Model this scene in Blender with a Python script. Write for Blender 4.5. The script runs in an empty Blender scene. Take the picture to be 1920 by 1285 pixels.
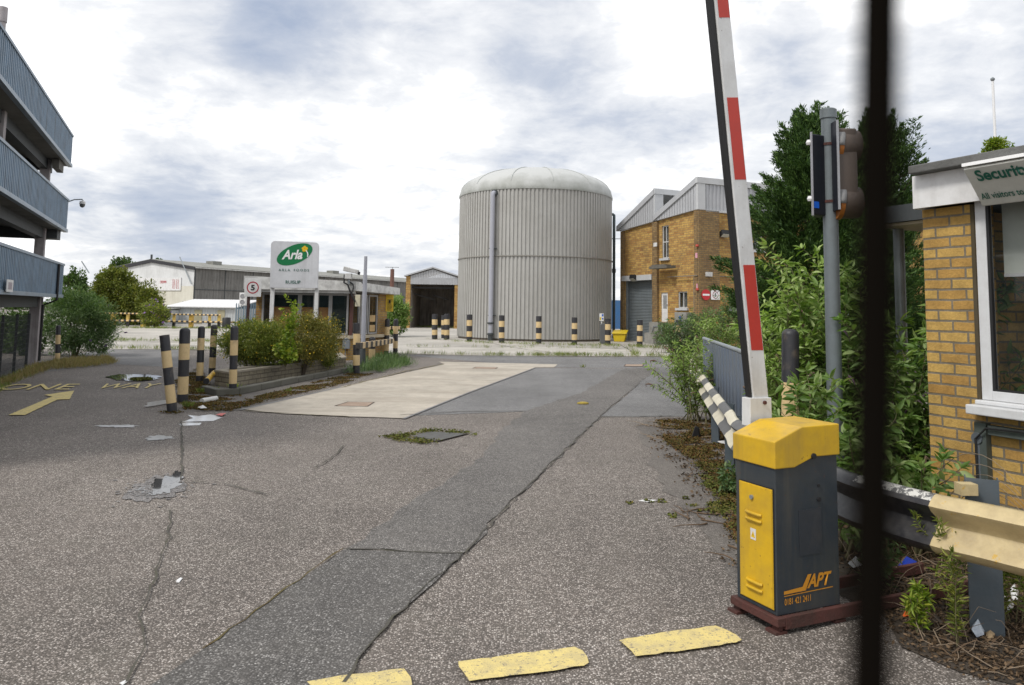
import bpy, math, random
import numpy as np
from mathutils import Vector, Matrix
random.seed(7); rng = np.random.default_rng(11)
SC = bpy.context.scene; COL = SC.collection
# ---------------------------------------------------------------- camera
CH, F, PU, PV = 1.7, 1440.0, 960.0, 448.0
PITCH, ROLL = math.atan(133/1440), 0.0155
fw = Vector((0, math.cos(PITCH), math.sin(PITCH))); up0 = Vector((0, -math.sin(PITCH), math.cos(PITCH))); rt0 = Vector((1, 0, 0))
rt = rt0*math.cos(ROLL) + up0*math.sin(ROLL); up = up0*math.cos(ROLL) - rt0*math.sin(ROLL)
CAMP = Vector((0, 0, CH))
cd = bpy.data.cameras.new('camera'); cam = bpy.data.objects.new('camera', cd); COL.objects.link(cam); SC.camera = cam
M = Matrix.Identity(4)
for i in range(3):
    M[i][0] = rt[i]; M[i][1] = up[i]; M[i][2] = -fw[i]; M[i][3] = CAMP[i]
cam.matrix_world = M
cd.sensor_width = 36; cd.lens = 27; cd.shift_x = 0; cd.shift_y = -(642.5-PV)/1920
cd.clip_start = 0.01; cd.clip_end = 6000
cd.dof.use_dof = True; cd.dof.focus_distance = 8.5; cd.dof.aperture_fstop = 6.6
def ray(u, v): return fw*F + rt*(u-PU) - up*(v-PV)
def gp(u, v, z=0.0):
    r = ray(u, v); t = (z-CH)/r.z; return CAMP + r*t
def yp(u, v, Y):
    r = ray(u, v); return CAMP + r*(Y/r.y)
def xat(u, Y, z=0.0):                        # world x of pixel column u at depth Y, height z
    v = 600.0
    for _ in range(4):
        p = yp(u, v, Y); d = p.z-z; v += d*F/Y
    return yp(u, v, Y).x
AH = math.radians(24.5)
A = Vector((-math.sin(AH), math.cos(AH), 0)); B = Vector((math.cos(AH), math.sin(AH), 0))
PHI = math.atan2(-A.y, -A.x)
class Fr:                                    # local frame at P, turned by phi about z
    def __init__(s, P, phi): s.P = Vector((P[0], P[1], 0)); s.phi = phi; s.m = (Matrix.Translation(s.P) @ Matrix.Rotation(phi, 4, 'Z')); s.i = s.m.inverted()
    def hit(s, u, v, ax, c):
        o = s.i @ CAMP; d = s.i.to_3x3() @ ray(u, v); return o + d*((c-o[ax])/d[ax])
    def w(s, *p): return s.m @ Vector(p)
# ---------------------------------------------------------------- object helpers
def tag(o, label=None, cat=None, group=None, kind=None):
    if label: o['label'] = label
    if cat: o['category'] = cat
    if group: o['group'] = group
    if kind: o['kind'] = kind
    return o
def thing(name, label, cat, loc=(0, 0, 0), rz=0.0, group=None):
    o = bpy.data.objects.new(name, None); COL.objects.link(o); o.empty_display_size = 0.2
    o.location = loc; o.rotation_euler = (0, 0, rz); return tag(o, label, cat, group)
def kids(o): return [c for c in COL.objects if c.parent == o]
def copy_tree(o, parent=None):
    c = o.copy(); COL.objects.link(c)
    if parent: c.parent = parent
    for ch in kids(o): copy_tree(ch, c)
    return c
class MB:
    def __init__(s): s.v = []; s.f = []; s.m = []
    def add(s, vs, fs, mi=0):
        b = len(s.v); s.v += [tuple(p) for p in vs]; s.f += [[b+i for i in f] for f in fs]; s.m += [mi]*len(fs); return s
    def box(s, x0, x1, y0, y1, z0, z1, mi=0):
        vs = [(x, y, z) for z in (z0, z1) for y in (y0, y1) for x in (x0, x1)]
        return s.add(vs, [(0, 2, 3, 1), (4, 5, 7, 6), (0, 1, 5, 4), (2, 6, 7, 3), (0, 4, 6, 2), (1, 3, 7, 5)], mi)
    def cyl(s, p0, p1, r0, r1=None, n=16, mi=0, caps=True):
        r1 = r0 if r1 is None else r1; p0 = Vector(p0); p1 = Vector(p1); d = (p1-p0).normalized()
        a = d.orthogonal().normalized(); b = d.cross(a)
        vs = [p0+(a*math.cos(t)+b*math.sin(t))*r0 for t in (2*math.pi*i/n for i in range(n))] + [p1+(a*math.cos(t)+b*math.sin(t))*r1 for t in (2*math.pi*i/n for i in range(n))]
        fs = [(i, (i+1) % n, n+(i+1) % n, n+i) for i in range(n)]
        if caps: fs += [tuple(range(n-1, -1, -1)), tuple(range(n, 2*n))]
        return s.add(vs, fs, mi)
    def tube(s, pts, r, n=8, mi=0):
        pts = [Vector(p) for p in pts]; rs = r if isinstance(r, (list, tuple)) else [r]*len(pts); vs = []; a = None
        for i, p in enumerate(pts):
            d = (pts[min(i+1, len(pts)-1)]-pts[max(i-1, 0)]).normalized()
            a = d.orthogonal().normalized() if a is None else (a-d*a.dot(d)).normalized()
            b = d.cross(a); vs += [p+(a*math.cos(2*math.pi*k/n)+b*math.sin(2*math.pi*k/n))*rs[i] for k in range(n)]
        fs = [(i*n+k, i*n+(k+1) % n, (i+1)*n+(k+1) % n, (i+1)*n+k) for i in range(len(pts)-1) for k in range(n)]
        fs += [tuple(range(n-1, -1, -1)), tuple((len(pts)-1)*n+k for k in range(n))]
        return s.add(vs, fs, mi)
    def lathe(s, prof, n=24, c=(0, 0, 0), mi=0):
        vs = [(c[0]+r*math.cos(2*math.pi*k/n), c[1]+r*math.sin(2*math.pi*k/n), c[2]+z) for r, z in prof for k in range(n)]
        fs = [(i*n+k, i*n+(k+1) % n, (i+1)*n+(k+1) % n, (i+1)*n+k) for i in range(len(prof)-1) for k in range(n)]
        fs += [tuple(range(n-1, -1, -1)), tuple((len(prof)-1)*n+k for k in range(n))]
        return s.add(vs, fs, mi)
    def prism(s, poly, d, mi=0):             # poly: 3D points, extruded by vector d
        n = len(poly); d = Vector(d); vs = [Vector(p) for p in poly]; vs += [p+d for p in vs]
        fs = [tuple(range(n-1, -1, -1)), tuple(range(n, 2*n))] + [(i, (i+1) % n, n+(i+1) % n, n+i) for i in range(n)]
        return s.add(vs, fs, mi)
    def corr(s, p0, p1, z0, z1, pitch=.2, dep=.03, nrm=None, z0b=None, z1b=None, th=0.0):   # ribbed sheet from p0 to p1 (2D), trapezoid ribs
        p0 = Vector((p0[0], p0[1])); p1 = Vector((p1[0], p1[1])); L = (p1-p0).length; d = (p1-p0)/L
        nr = Vector((d.y, -d.x)) if nrm is None else Vector(nrm); n = max(1, int(L/pitch)); q = L/n
        z0b = z0 if z0b is None else z0b; z1b = z1 if z1b is None else z1b; xs = []
        for i in range(n):
            xs += [(i*q, 0), (i*q+q*.42, 0), (i*q+q*.5, 1), (i*q+q*.92, 1)]
        xs.append((L, 0)); vs = []
        for x, k in xs:
            p = p0+d*x+nr*dep*k; t = x/L; vs += [(p.x, p.y, z0+(z0b-z0)*t), (p.x, p.y, z1+(z1b-z1)*t)]
        return s.add(vs, [(2*i, 2*i+2, 2*i+3, 2*i+1) for i in range(len(xs)-1)])
    def build(s, name, mats, parent=None, smooth=False, bevel=0, loc=None, rz=0, solid=0):
        me = bpy.data.meshes.new(name); me.from_pydata(s.v, [], s.f)
        if not isinstance(mats, (list, tuple)): mats = [mats]
        for m in mats: me.materials.append(m)
        me.polygons.foreach_set('material_index', s.m)
        import bmesh
        bm = bmesh.new(); bm.from_mesh(me); bmesh.ops.recalc_face_normals(bm, faces=bm.faces); bm.to_mesh(me); bm.free()
        uv = me.uv_layers.new(name='uv')
        for p in me.polygons:
            n = p.normal
            for li in p.loop_indices:
                c = me.vertices[me.loops[li].vertex_index].co
                uv.data[li].uv = (c.x, c.y) if abs(n.z) > .75 else ((c.x, c.z) if abs(n.y) > abs(n.x) else (c.y, c.z))
        o = bpy.data.objects.new(name, me); COL.objects.link(o)
        if parent: o.parent = parent
        if loc is not None: o.location = loc
        o.rotation_euler.z = rz
        if smooth:
            me.polygons.foreach_set('use_smooth', [True]*len(me.polygons))
            try: me.set_sharp_from_angle(angle=math.radians(40))
            except Exception: pass
        if bevel:
            b = o.modifiers.new('bevel', 'BEVEL'); b.width = bevel; b.segments = 2; b.limit_method = 'ANGLE'; b.angle_limit = math.radians(40)
        if solid:
            b = o.modifiers.new('solid', 'SOLIDIFY'); b.thickness = solid
        return o
def text_on(body, O, X, Z, mat, name='lettering', parent=None, bold=0.0, shear=0.0, th=0.002, fit=True, space=1.0):
    """flat letters; text box mapped so its width = X and height = Z from corner O"""
    cu = bpy.data.curves.new('t', 'FONT'); cu.body = body; cu.offset = bold; cu.shear = shear; cu.space_character = space; cu.resolution_u = 5
    o = bpy.data.objects.new('t', cu); COL.objects.link(o)
    dg = bpy.context.evaluated_depsgraph_get(); me = bpy.data.meshes.new_from_object(o.evaluated_get(dg)); bpy.data.objects.remove(o)
    co = np.array([v.co[:] for v in me.vertices]); lo = co.min(0); hi = co.max(0)
    O = Vector(O); X = Vector(X); Z = Vector(Z); N = X.cross(Z).normalized()*th
    for v in me.vertices:
        a = (v.co.x-lo[0])/(hi[0]-lo[0]); b = (v.co.y-lo[1])/(hi[1]-lo[1]); v.co = O+X*a+Z*b+N
    me.materials.clear(); me.materials.append(mat); me.name = name
    ob = bpy.data.objects.new(name, me); COL.objects.link(ob)
    if parent: ob.parent = parent
    return ob
# ---------------------------------------------------------------- materials
def new_mat(name):
    m = bpy.data.materials.new(name); m.use_nodes = True; nt = m.node_tree; b = nt.nodes['Principled BSDF']; return m, nt, b
def nd(nt, t, **kw):
    n = nt.nodes.new(t)
    for k, v in kw.items():
        if k in n.inputs: n.inputs[k].default_value = v
        else: setattr(n, k, v)
    return n
def lk(nt, a, b): nt.links.new(a, b)
def c4(c): return (c[0], c[1], c[2], 1)
def mixc(nt, fac, a, b, mode='MIX'):
    n = nt.nodes.new('ShaderNodeMix'); n.data_type = 'RGBA'; n.blend_type = mode
    for s, v in ((n.inputs[0], fac), (n.inputs[6], a), (n.inputs[7], b)):
        if hasattr(v, 'links'): nt.links.new(v, s)
        else: s.default_value = v if isinstance(v, (int, float)) else c4(v)
    return n.outputs[2]
def ramp(nt, src, stops):
    r = nt.nodes.new('ShaderNodeValToRGB'); cr = r.color_ramp
    while len(cr.elements) > 1: cr.elements.remove(cr.elements[-1])
    cr.elements[0].position = stops[0][0]; cr.elements[0].color = c4(stops[0][1]) if not isinstance(stops[0][1], float) else (stops[0][1],)*3+(1,)
    for p, c in stops[1:]:
        e = cr.elements.new(p); e.color = c4(c) if not isinstance(c, float) else (c,)*3+(1,)
    nt.links.new(src, r.inputs[0]); return r.outputs[0]
def coord(nt, kind='Object', scale=(1, 1, 1)):
    t = nt.nodes.new('ShaderNodeTexCoord'); m = nt.nodes.new('ShaderNodeMapping'); m.inputs['Scale'].default_value = scale
    nt.links.new(t.outputs[kind], m.inputs[0]); return m.outputs[0]
def noise(nt, vec, scale, detail=4, rough=.55, dist=0):
    n = nd(nt, 'ShaderNodeTexNoise', Scale=scale, Detail=detail, Roughness=rough, Distortion=dist); lk(nt, vec, n.inputs['Vector']); return n.outputs[0]
def bump(nt, b, h, strength=.3, dist=.01):
    n = nd(nt, 'ShaderNodeBump', Strength=strength, Distance=dist); lk(nt, h, n.inputs['Height']); lk(nt, n.outputs[0], b.inputs['Normal'])
def paint(name, col, rough=.5, dirt=(.12, .10, .08), amt=.35, scale=3.0, metal=0.0, streak=0.0, bmp=.06, spec=.5, chip=0, chipc=(.10, .05, .03), cs=26):
    m, nt, b = new_mat(name); v = coord(nt)
    n1 = noise(nt, v, scale, 6, .65); n2 = noise(nt, v, scale*9, 4, .6)
    f = ramp(nt, n1, [(.42, 0.0), (.75, 1.0)])
    c = mixc(nt, .12, col, n2, 'OVERLAY'); mm = nd(nt, 'ShaderNodeMath', operation='MULTIPLY'); lk(nt, f, mm.inputs[0]); mm.inputs[1].default_value = amt
    c = mixc(nt, mm.outputs[0], c, dirt)
    if streak:
        vs = coord(nt, 'Object', (1, 1, .06)); s = noise(nt, vs, 9, 5, .6); sf = ramp(nt, s, [(.5, 0.0), (.72, streak)]); c = mixc(nt, sf, c, dirt)
    if chip: c = mixc(nt, ramp(nt, noise(nt, v, cs, 5, .8), [(.67-chip*.1, 0.0), (.69-chip*.1, .85)]), c, chipc)
    lk(nt, c, b.inputs['Base Color']); b.inputs['Metallic'].default_value = metal
    rr = nd(nt, 'ShaderNodeMapRange'); lk(nt, n2, rr.inputs[0]); rr.inputs[3].default_value = max(.05, rough-.1); rr.inputs[4].default_value = min(1, rough+.15); lk(nt, rr.outputs[0], b.inputs['Roughness'])
    b.inputs['Specular IOR Level'].default_value = spec
    if bmp: bump(nt, b, n2, bmp, .01)
    return m
def plain(name, col, rough=.5, metal=0.0):
    m, nt, b = new_mat(name); b.inputs['Base Color'].default_value = c4(col); b.inputs['Roughness'].default_value = rough; b.inputs['Metallic'].default_value = metal; return m
def leafmat(name, cols, rough=.5, trans=.25):
    m, nt, b = new_mat(name); g = nt.nodes.new('ShaderNodeNewGeometry')
    k = len(cols); c = ramp(nt, g.outputs['Random Per Island'], [(i/(k-1) if k > 1 else 0, cc) for i, cc in enumerate(cols)])
    v = coord(nt); n = noise(nt, v, 1.3, 3); c2 = mixc(nt, .5, c, n, 'OVERLAY')
    lk(nt, c2, b.inputs['Base Color']); b.inputs['Roughness'].default_value = rough; b.inputs['Specular IOR Level'].default_value = .35
    t = nt.nodes.new('ShaderNodeBsdfTranslucent'); mixn = nt.nodes.new('ShaderNodeMixShader'); mixn.inputs[0].default_value = trans
    lk(nt, mixc(nt, 1.0, c2, (1.3, 1.5, .6), 'MULTIPLY'), t.inputs[0]); lk(nt, b.outputs[0], mixn.inputs[1]); lk(nt, t.outputs[0], mixn.inputs[2])
    lk(nt, mixn.outputs[0], nt.nodes['Material Output'].inputs[0]); return m
def brick(name, c1, c2, mortar, w=.235, h=.078, ms=.011, stain=.5, mott=0, dark=(.05, .045, .04)):
    m, nt, b = new_mat(name); t = nt.nodes.new('ShaderNodeTexCoord')
    wn = nd(nt, 'ShaderNodeTexNoise', Scale=9.0, Detail=2.0); lk(nt, t.outputs['UV'], wn.inputs['Vector'])
    wv = mixc(nt, .012, t.outputs['UV'], wn.outputs['Color'], 'ADD')
    def bt(a, c, bias):
        n = nt.nodes.new('ShaderNodeTexBrick'); lk(nt, wv, n.inputs['Vector'])
        n.inputs['Color1'].default_value = c4(a); n.inputs['Color2'].default_value = c4(c); n.inputs['Mortar'].default_value = c4(mortar)
        n.inputs['Scale'].default_value = 1; n.inputs['Mortar Size'].default_value = ms; n.inputs['Mortar Smooth'].default_value = .3
        n.inputs['Bias'].default_value = bias; n.inputs['Brick Width'].default_value = w; n.inputs['Row Height'].default_value = h; return n
    n1 = bt(c1, c2, -.25); o = coord(nt)
    big = noise(nt, o, .9, 6, .6); fine = noise(nt, o, 45, 4, .7); med = noise(nt, o, 7, 3, .6)
    c = mixc(nt, .45, n1.outputs['Color'], fine, 'OVERLAY'); c = mixc(nt, .5, c, med, 'OVERLAY')
    if mott: c = mixc(nt, ramp(nt, noise(nt, o, mott, 4, .75), [(.48, 0.0), (.58, .5)]), c, (.27, .15, .05))
    f = ramp(nt, big, [(.5, 0.0), (.78, stain)]); c = mixc(nt, f, c, dark)
    lk(nt, c, b.inputs['Base Color']); b.inputs['Roughness'].default_value = .9
    hh = nd(nt, 'ShaderNodeMath', operation='MULTIPLY_ADD'); lk(nt, n1.outputs['Fac'], hh.inputs[0]); hh.inputs[1].default_value = -1.0; lk(nt, fine, hh.inputs[2])
    bump(nt, b, hh.outputs[0], .5, .012); return m
def asphalt(name, binder, stone, light, scale=75.0, stainc=(.08, .075, .06), stain=.5, k=(.42, .8), bstr=.8, contrast=1.0):
    m, nt, b = new_mat(name); v = coord(nt)
    vo = nd(nt, 'ShaderNodeTexVoronoi', Scale=scale); lk(nt, v, vo.inputs['Vector'])
    vc = nt.nodes.new('ShaderNodeSeparateColor'); lk(nt, vo.outputs['Color'], vc.inputs[0])
    c = ramp(nt, vc.outputs[0], [(0.0, [x*.62 for x in binder]), (k[0]*.5, binder), (k[0]+.06, stone), (k[1], [x*1.15 for x in stone]), (min(.99, k[1]+.12), light)])
    vo2 = nd(nt, 'ShaderNodeTexVoronoi', Scale=scale*2.3); lk(nt, v, vo2.inputs['Vector']); vc2 = nt.nodes.new('ShaderNodeSeparateColor'); lk(nt, vo2.outputs['Color'], vc2.inputs[0])
    ed = ramp(nt, vo.outputs['Distance'], [(.25, 0.0), (.55, 1.0)])
    c = mixc(nt, ed, c, [x*.7 for x in binder]); c = mixc(nt, .5, c, vc2.outputs[1], 'OVERLAY')
    trk = coord(nt, 'Object', (1, .12, 1)); n0 = noise(nt, trk, 1.3, 5, .6); c = mixc(nt, ramp(nt, n0, [(.48, 0.0), (.72, .38)]), c, [x*.8 for x in binder]); c = mixc(nt, .3, c, n0, 'OVERLAY')
    n1 = noise(nt, v, .35, 6, .6); n2 = noise(nt, v, 2.2, 5, .65); n3 = noise(nt, v, 14, 3, .6)
    c = mixc(nt, .55, c, n1, 'OVERLAY'); c = mixc(nt, .35, c, n3, 'OVERLAY'); c = mixc(nt, .3, c, n2, 'OVERLAY')
    f = ramp(nt, n2, [(.5, 0.0), (.75, stain)]); c = mixc(nt, f, c, stainc)
    lk(nt, c, b.inputs['Base Color']); b.inputs['Roughness'].default_value = .82; b.inputs['Specular IOR Level'].default_value = .4
    bump(nt, b, vo.outputs['Distance'], -bstr if False else bstr, -.004 if False else .004); return m
def glass(name, tint=(.02, .03, .03), alpha=.5, rough=.03):
    m, nt, b = new_mat(name); b.inputs['Base Color'].default_value = c4(tint); b.inputs['Roughness'].default_value = rough; b.inputs['Alpha'].default_value = alpha; b.inputs['Specular IOR Level'].default_value = .8; return m
# ---------------------------------------------------------------- foliage helpers
LEAF_V = np.array([(0, 0, 0), (.25, .5, .06), (.6, .42, .03), (1, 0, -.18), (.6, -.42, .03), (.25, -.5, .06), (.45, 0, -.05)]); LEAF_F = [(0, 1, 6), (1, 2, 6), (2, 3, 6), (3, 4, 6), (4, 5, 6), (5, 0, 6)]
DIA_V = np.array([(0, 0, 0), (.5, .5, .05), (1, 0, -.08), (.5, -.5, .05)]); DIA_F = [(0, 1, 2, 3)]
def leaves(name, P, D, mat, L, W, parent=None, tv=DIA_V, tf=DIA_F, droop=0.0):
    P = np.asarray(P, float); D = np.asarray(D, float).copy(); n = len(P); D[:, 2] -= droop
    D /= np.linalg.norm(D, axis=1, keepdims=True)+1e-9
    R = rng.normal(size=(n, 3)); R[:, 2] += 1.2; S = np.cross(R, D); S /= np.linalg.norm(S, axis=1, keepdims=True)+1e-9; N = np.cross(D, S)
    L = (np.ones(n)*L)[:, None]*(rng.uniform(.6, 1.25, (n, 1))); W = L*W
    k = len(tv); V = np.empty((n, k, 3))
    for i, t in enumerate(tv): V[:, i] = P+D*L*t[0]+S*W*t[1]+N*L*t[2]
    idx = (np.arange(n)*k)[:, None]
    fl = np.concatenate([(idx+np.array(f)[None]) for f in tf], axis=1) if len(set(map(len, tf))) == 1 else None
    fs = len(tf[0]); nf = n*len(tf)
    me = bpy.data.meshes.new(name); me.vertices.add(n*k); me.vertices.foreach_set('co', V.reshape(-1))
    me.loops.add(nf*fs); me.loops.foreach_set('vertex_index', fl.reshape(-1).astype(np.int32))
    me.polygons.add(nf); me.polygons.foreach_set('loop_start', (np.arange(nf)*fs).astype(np.int32)); me.polygons.foreach_set('loop_total', np.full(nf, fs, np.int32))
    me.update(calc_edges=True); me.materials.append(mat)
    o = bpy.data.objects.new(name, me); COL.objects.link(o)
    if parent: o.parent = parent
    return o
def rdir(n):
    d = rng.normal(size=(n, 3)); return d/np.linalg.norm(d, axis=1, keepdims=True)
def clumps(c, rad, n, per, cr, flat=1.0, bottom=-1.0):
    """points and outward directions on many leaf clumps spread through an uneven crown"""
    d = rdir(n*3); d = d[d[:, 2] > bottom][:n]; r = rng.uniform(.35, 1.0, len(d))**.5*rng.uniform(.82, 1.1, len(d))
    C = np.array(c)+d*r[:, None]*np.array(rad)
    sz = rng.uniform(.5, 1.3, len(d))*cr
    q = rdir(len(d)*per).reshape(len(d), per, 3); rr = rng.uniform(.3, 1.0, (len(d), per, 1))
    P = C[:, None]+q*rr*sz[:, None, None]*np.array([1, 1, flat]); D = q*.7+d[:, None]*.5+rng.normal(size=q.shape)*.5
    return P.reshape(-1, 3), D.reshape(-1, 3)
def bush(name, label, cat, base, rad, h, mat, stem, n=120, per=60, cr=.3, leaf=.08, lw=.5, group=None, droop=0.0, flowers=None, trunk_r=.04, crown0=0.0, extra=None, ntr=5, flat=1.0):
    """base: world point; crown spans z crown0..h"""
    t = thing(name, label, cat, tuple(base), 0, group)
    cz = (crown0+h)/2; P, D = clumps((0, 0, cz), (rad[0], rad[1], (h-crown0)/2), n, per, cr, flat); ok = P[:, 2] > .02
    P = P[ok]; D = D[ok]
    if extra:
        for (c, r, k) in extra:
            p2, d2 = clumps(c, r, k, per, cr, flat); P = np.concatenate([P, p2]); D = np.concatenate([D, d2])
        ok = P[:, 2] > .02; P = P[ok]; D = D[ok]
    leaves('crown' if trunk_r > .045 else 'foliage', P, D, mat, leaf, lw, t, droop=droop)
    mb = MB()
    for i in range(ntr):
        a = 2*math.pi*i/ntr+random.random(); s = random.uniform(.3, .75); top = (math.cos(a)*rad[0]*s, math.sin(a)*rad[1]*s, cz+random.uniform(-.1, .3)*(h-crown0))
        mid = (top[0]*.35, top[1]*.35, top[2]*.5); mb.tube([(math.cos(a)*trunk_r, math.sin(a)*trunk_r, -.05), mid, top], [trunk_r, trunk_r*.65, trunk_r*.25], 6)
    mb.build('trunk' if trunk_r > .045 else 'stem', stem, t, True)
    if flowers:
        fm, fn, fl = flowers; i = rng.choice(len(P), fn); fo = leaves('flower', P[i]+D[i]*.03, D[i], fm, fl, .8, t); fo['kind'] = 'stuff'
    return t
# ---------------------------------------------------------------- world and sun
W = bpy.data.worlds.new('World'); SC.world = W; W.use_nodes = True; nt = W.node_tree; bg = nt.nodes['Background']
SUN_EL, SUN_AZ = math.radians(52), math.radians(-128)       # azimuth of the sun from +Y, clockwise seen from above
sky = nt.nodes.new('ShaderNodeTexSky'); sky.sky_type = 'NISHITA'; sky.sun_disc = False; sky.sun_elevation = SUN_EL; sky.sun_rotation = SUN_AZ; sky.dust_density = 2
tc = nt.nodes.new('ShaderNodeTexCoord'); sp = nt.nodes.new('ShaderNodeSeparateXYZ'); lk(nt, tc.outputs['Generated'], sp.inputs[0])
def mth(op, a, b=None, clamp=False):
    n = nt.nodes.new('ShaderNodeMath'); n.operation = op; n.use_clamp = clamp
    for i, x in enumerate((a, b)):
        if x is None: continue
        if hasattr(x, 'links'): nt.links.new(x, n.inputs[i])
        else: n.inputs[i].default_value = x
    return n.outputs[0]
zz = mth('ADD', mth('MAXIMUM', sp.outputs[2], 0.0), .22)
cx = mth('DIVIDE', sp.outputs[0], zz); cy = mth('DIVIDE', sp.outputs[1], zz)
cb = nt.nodes.new('ShaderNodeCombineXYZ'); lk(nt, cx, cb.inputs[0]); lk(nt, cy, cb.inputs[1]); cb.inputs[2].default_value = 4.4
n0 = noise(nt, cb.outputs[0], .8, 3, .5, .2); n1 = noise(nt, cb.outputs[0], 2.6, 10, .58, .35); n2 = noise(nt, cb.outputs[0], 7, 8, .62, .3)
# two broad grey banks: high on the left of the view and low on the right
def bank(d, w, s):
    dn = nt.nodes.new('ShaderNodeVectorMath'); dn.operation = 'DOT_PRODUCT'; lk(nt, tc.outputs['Generated'], dn.inputs[0]); dn.inputs[1].default_value = Vector(d).normalized()
    r = nd(nt, 'ShaderNodeMapRange', interpolation_type='SMOOTHSTEP'); lk(nt, dn.outputs['Value'], r.inputs[0]); r.inputs[1].default_value = math.cos(w); r.inputs[2].default_value = 1; r.inputs[4].default_value = s; return r.outputs[0]
dens = mth('ADD', mth('ADD', mth('MULTIPLY', n1, .56), mth('MULTIPLY', n2, .28)), mth('MULTIPLY', n0, .16))
for d, w, s in ((ray(380, 5), .16, .15), (ray(560, 70), .11, .10), (ray(1850, 220), .16, .16), (ray(250, 400), .13, .10), (ray(400, 420), .12, .06), (ray(290, 205), .08, .08), (ray(1050, 230), .25, .06), (ray(790, 75), .07, .09), (ray(1010, 15), .13, .08), (ray(1550, 160), .12, .05), (ray(1480, 330), .1, .05), (ray(600, 440), .3, .05)): dens = mth('ADD', dens, bank(d, w, s))
for d, w, s in ((ray(730, 230), .17, .10), (ray(150, 90), .17, .12), (ray(1240, 70), .12, .10), (ray(450, 180), .1, .08), (ray(1720, 90), .13, .08)): dens = mth('SUBTRACT', dens, bank(d, w, s))
col = ramp(nt, dens, [(.37, (1.35, 1.35, 1.35)), (.46, (.98, .98, .99)), (.51, (.80, .81, .83)), (.57, (.69, .71, .75)), (.65, (.52, .56, .64)), (.80, (.36, .42, .54))])
sc = nt.nodes.new('ShaderNodeVectorMath'); sc.operation = 'SCALE'; sc.inputs['Scale'].default_value = 10.0; lk(nt, col, sc.inputs[0])
lk(nt, mixc(nt, .93, sky.outputs[0], sc.outputs[0]), bg.inputs[0]); bg.inputs[1].default_value = .1
sd = bpy.data.lights.new('sun', 'SUN'); so = bpy.data.objects.new('sun', sd); COL.objects.link(so); sd.energy = 2.0; sd.angle = math.radians(12); sd.color = (1, .96, .9)
sv = Vector((math.sin(SUN_AZ)*math.cos(SUN_EL), math.cos(SUN_AZ)*math.cos(SUN_EL), math.sin(SUN_EL))); so.rotation_euler = (sv).to_track_quat('Z', 'Y').to_euler()
SC.view_settings.view_transform = 'Standard'; SC.view_settings.look = 'None'; SC.view_settings.gamma = 1; SC.view_settings.exposure = 0.30
SC.cycles.use_denoising = True; SC.cycles.max_bounces = 6
# ---------------------------------------------------------------- palette
BLK = paint('black_paint', (.02, .02, .024), .5, (.1, .09, .08), .3, 6, bmp=.05)
CREAM = (.58, .43, .22)
def bands(name, seq, axis=2, cols=None, rough=.5):           # painted bands along generated axis
    m, nt, b = new_mat(name); t = nt.nodes.new('ShaderNodeTexCoord'); s = nt.nodes.new('ShaderNodeSeparateXYZ'); lk(nt, t.outputs['Generated'], s.inputs[0])
    r = nt.nodes.new('ShaderNodeValToRGB'); cr = r.color_ramp; cr.interpolation = 'CONSTANT'
    dk, lt = cols or ((.02, .02, .024), CREAM)
    cr.elements[0].position = 0; cr.elements[0].color = c4(dk if seq[0][1] else lt); cr.elements.remove(cr.elements[1])
    for p, d in seq[1:]: e = cr.elements.new(p); e.color = c4(dk if d else lt)
    lk(nt, s.outputs[axis], r.inputs[0]); o = coord(nt); oi = nt.nodes.new('ShaderNodeObjectInfo')
    ov = nt.nodes.new('ShaderNodeVectorMath'); ov.operation = 'ADD'; lk(nt, o, ov.inputs[0]); lk(nt, oi.outputs['Random'], ov.inputs[1])
    n = noise(nt, ov.outputs[0], 6, 6, .7); f = ramp(nt, n, [(.55, 0.0), (.75, .55)]); n2 = noise(nt, ov.outputs[0], 22, 5, .75); f2 = ramp(nt, n2, [(.66, 0.0), (.69, .9)])
    c = mixc(nt, f, r.outputs[0], (.16, .12, .08)); c = mixc(nt, f2, c, (.12, .05, .025)); c = mixc(nt, .2, c, n2, 'OVERLAY'); lk(nt, c, b.inputs['Base Color']); b.inputs['Roughness'].default_value = rough
    bump(nt, b, n2, .1, .01); return m
def stripes(name, n, axis=0, cols=((.02, .02, .02), (.58, .43, .22)), wear=.5, scale=5):
    m, nt, b = new_mat(name); t = nt.nodes.new('ShaderNodeTexCoord'); s = nt.nodes.new('ShaderNodeSeparateXYZ'); lk(nt, t.outputs['Generated'], s.inputs[0])
    a = nd(nt, 'ShaderNodeMath', operation='MULTIPLY'); lk(nt, s.outputs[axis], a.inputs[0]); a.inputs[1].default_value = n
    f = nd(nt, 'ShaderNodeMath', operation='FRACT'); lk(nt, a.outputs[0], f.inputs[0]); g = nd(nt, 'ShaderNodeMath', operation='GREATER_THAN'); lk(nt, f.outputs[0], g.inputs[0]); g.inputs[1].default_value = .5
    c = mixc(nt, g.outputs[0], cols[0], cols[1]); o = coord(nt); n2 = noise(nt, o, scale, 6, .7); w = ramp(nt, n2, [(.55, 0.0), (.72, wear)]); c = mixc(nt, w, c, (.2, .14, .09))
    lk(nt, c, b.inputs['Base Color']); b.inputs['Roughness'].default_value = .6; return m
ASP = asphalt('asphalt_aggregate', (.155, .134, .116), (.335, .295, .265), (.54, .495, .455), 86, stain=.38, k=(.32, .68))
ASPD = asphalt('asphalt_dark', (.115, .108, .10), (.205, .195, .185), (.39, .375, .36), 76, stain=.2, k=(.42, .82))
ASPS = asphalt('asphalt_smooth', (.19, .187, .185), (.23, .226, .222), (.29, .285, .28), 90, stain=.18, k=(.4, .85), bstr=.3)
ASPB = asphalt('asphalt_brown', (.165, .147, .13), (.205, .185, .168), (.28, .255, .235), 80, stain=.3, k=(.4, .85), bstr=.3)
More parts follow.
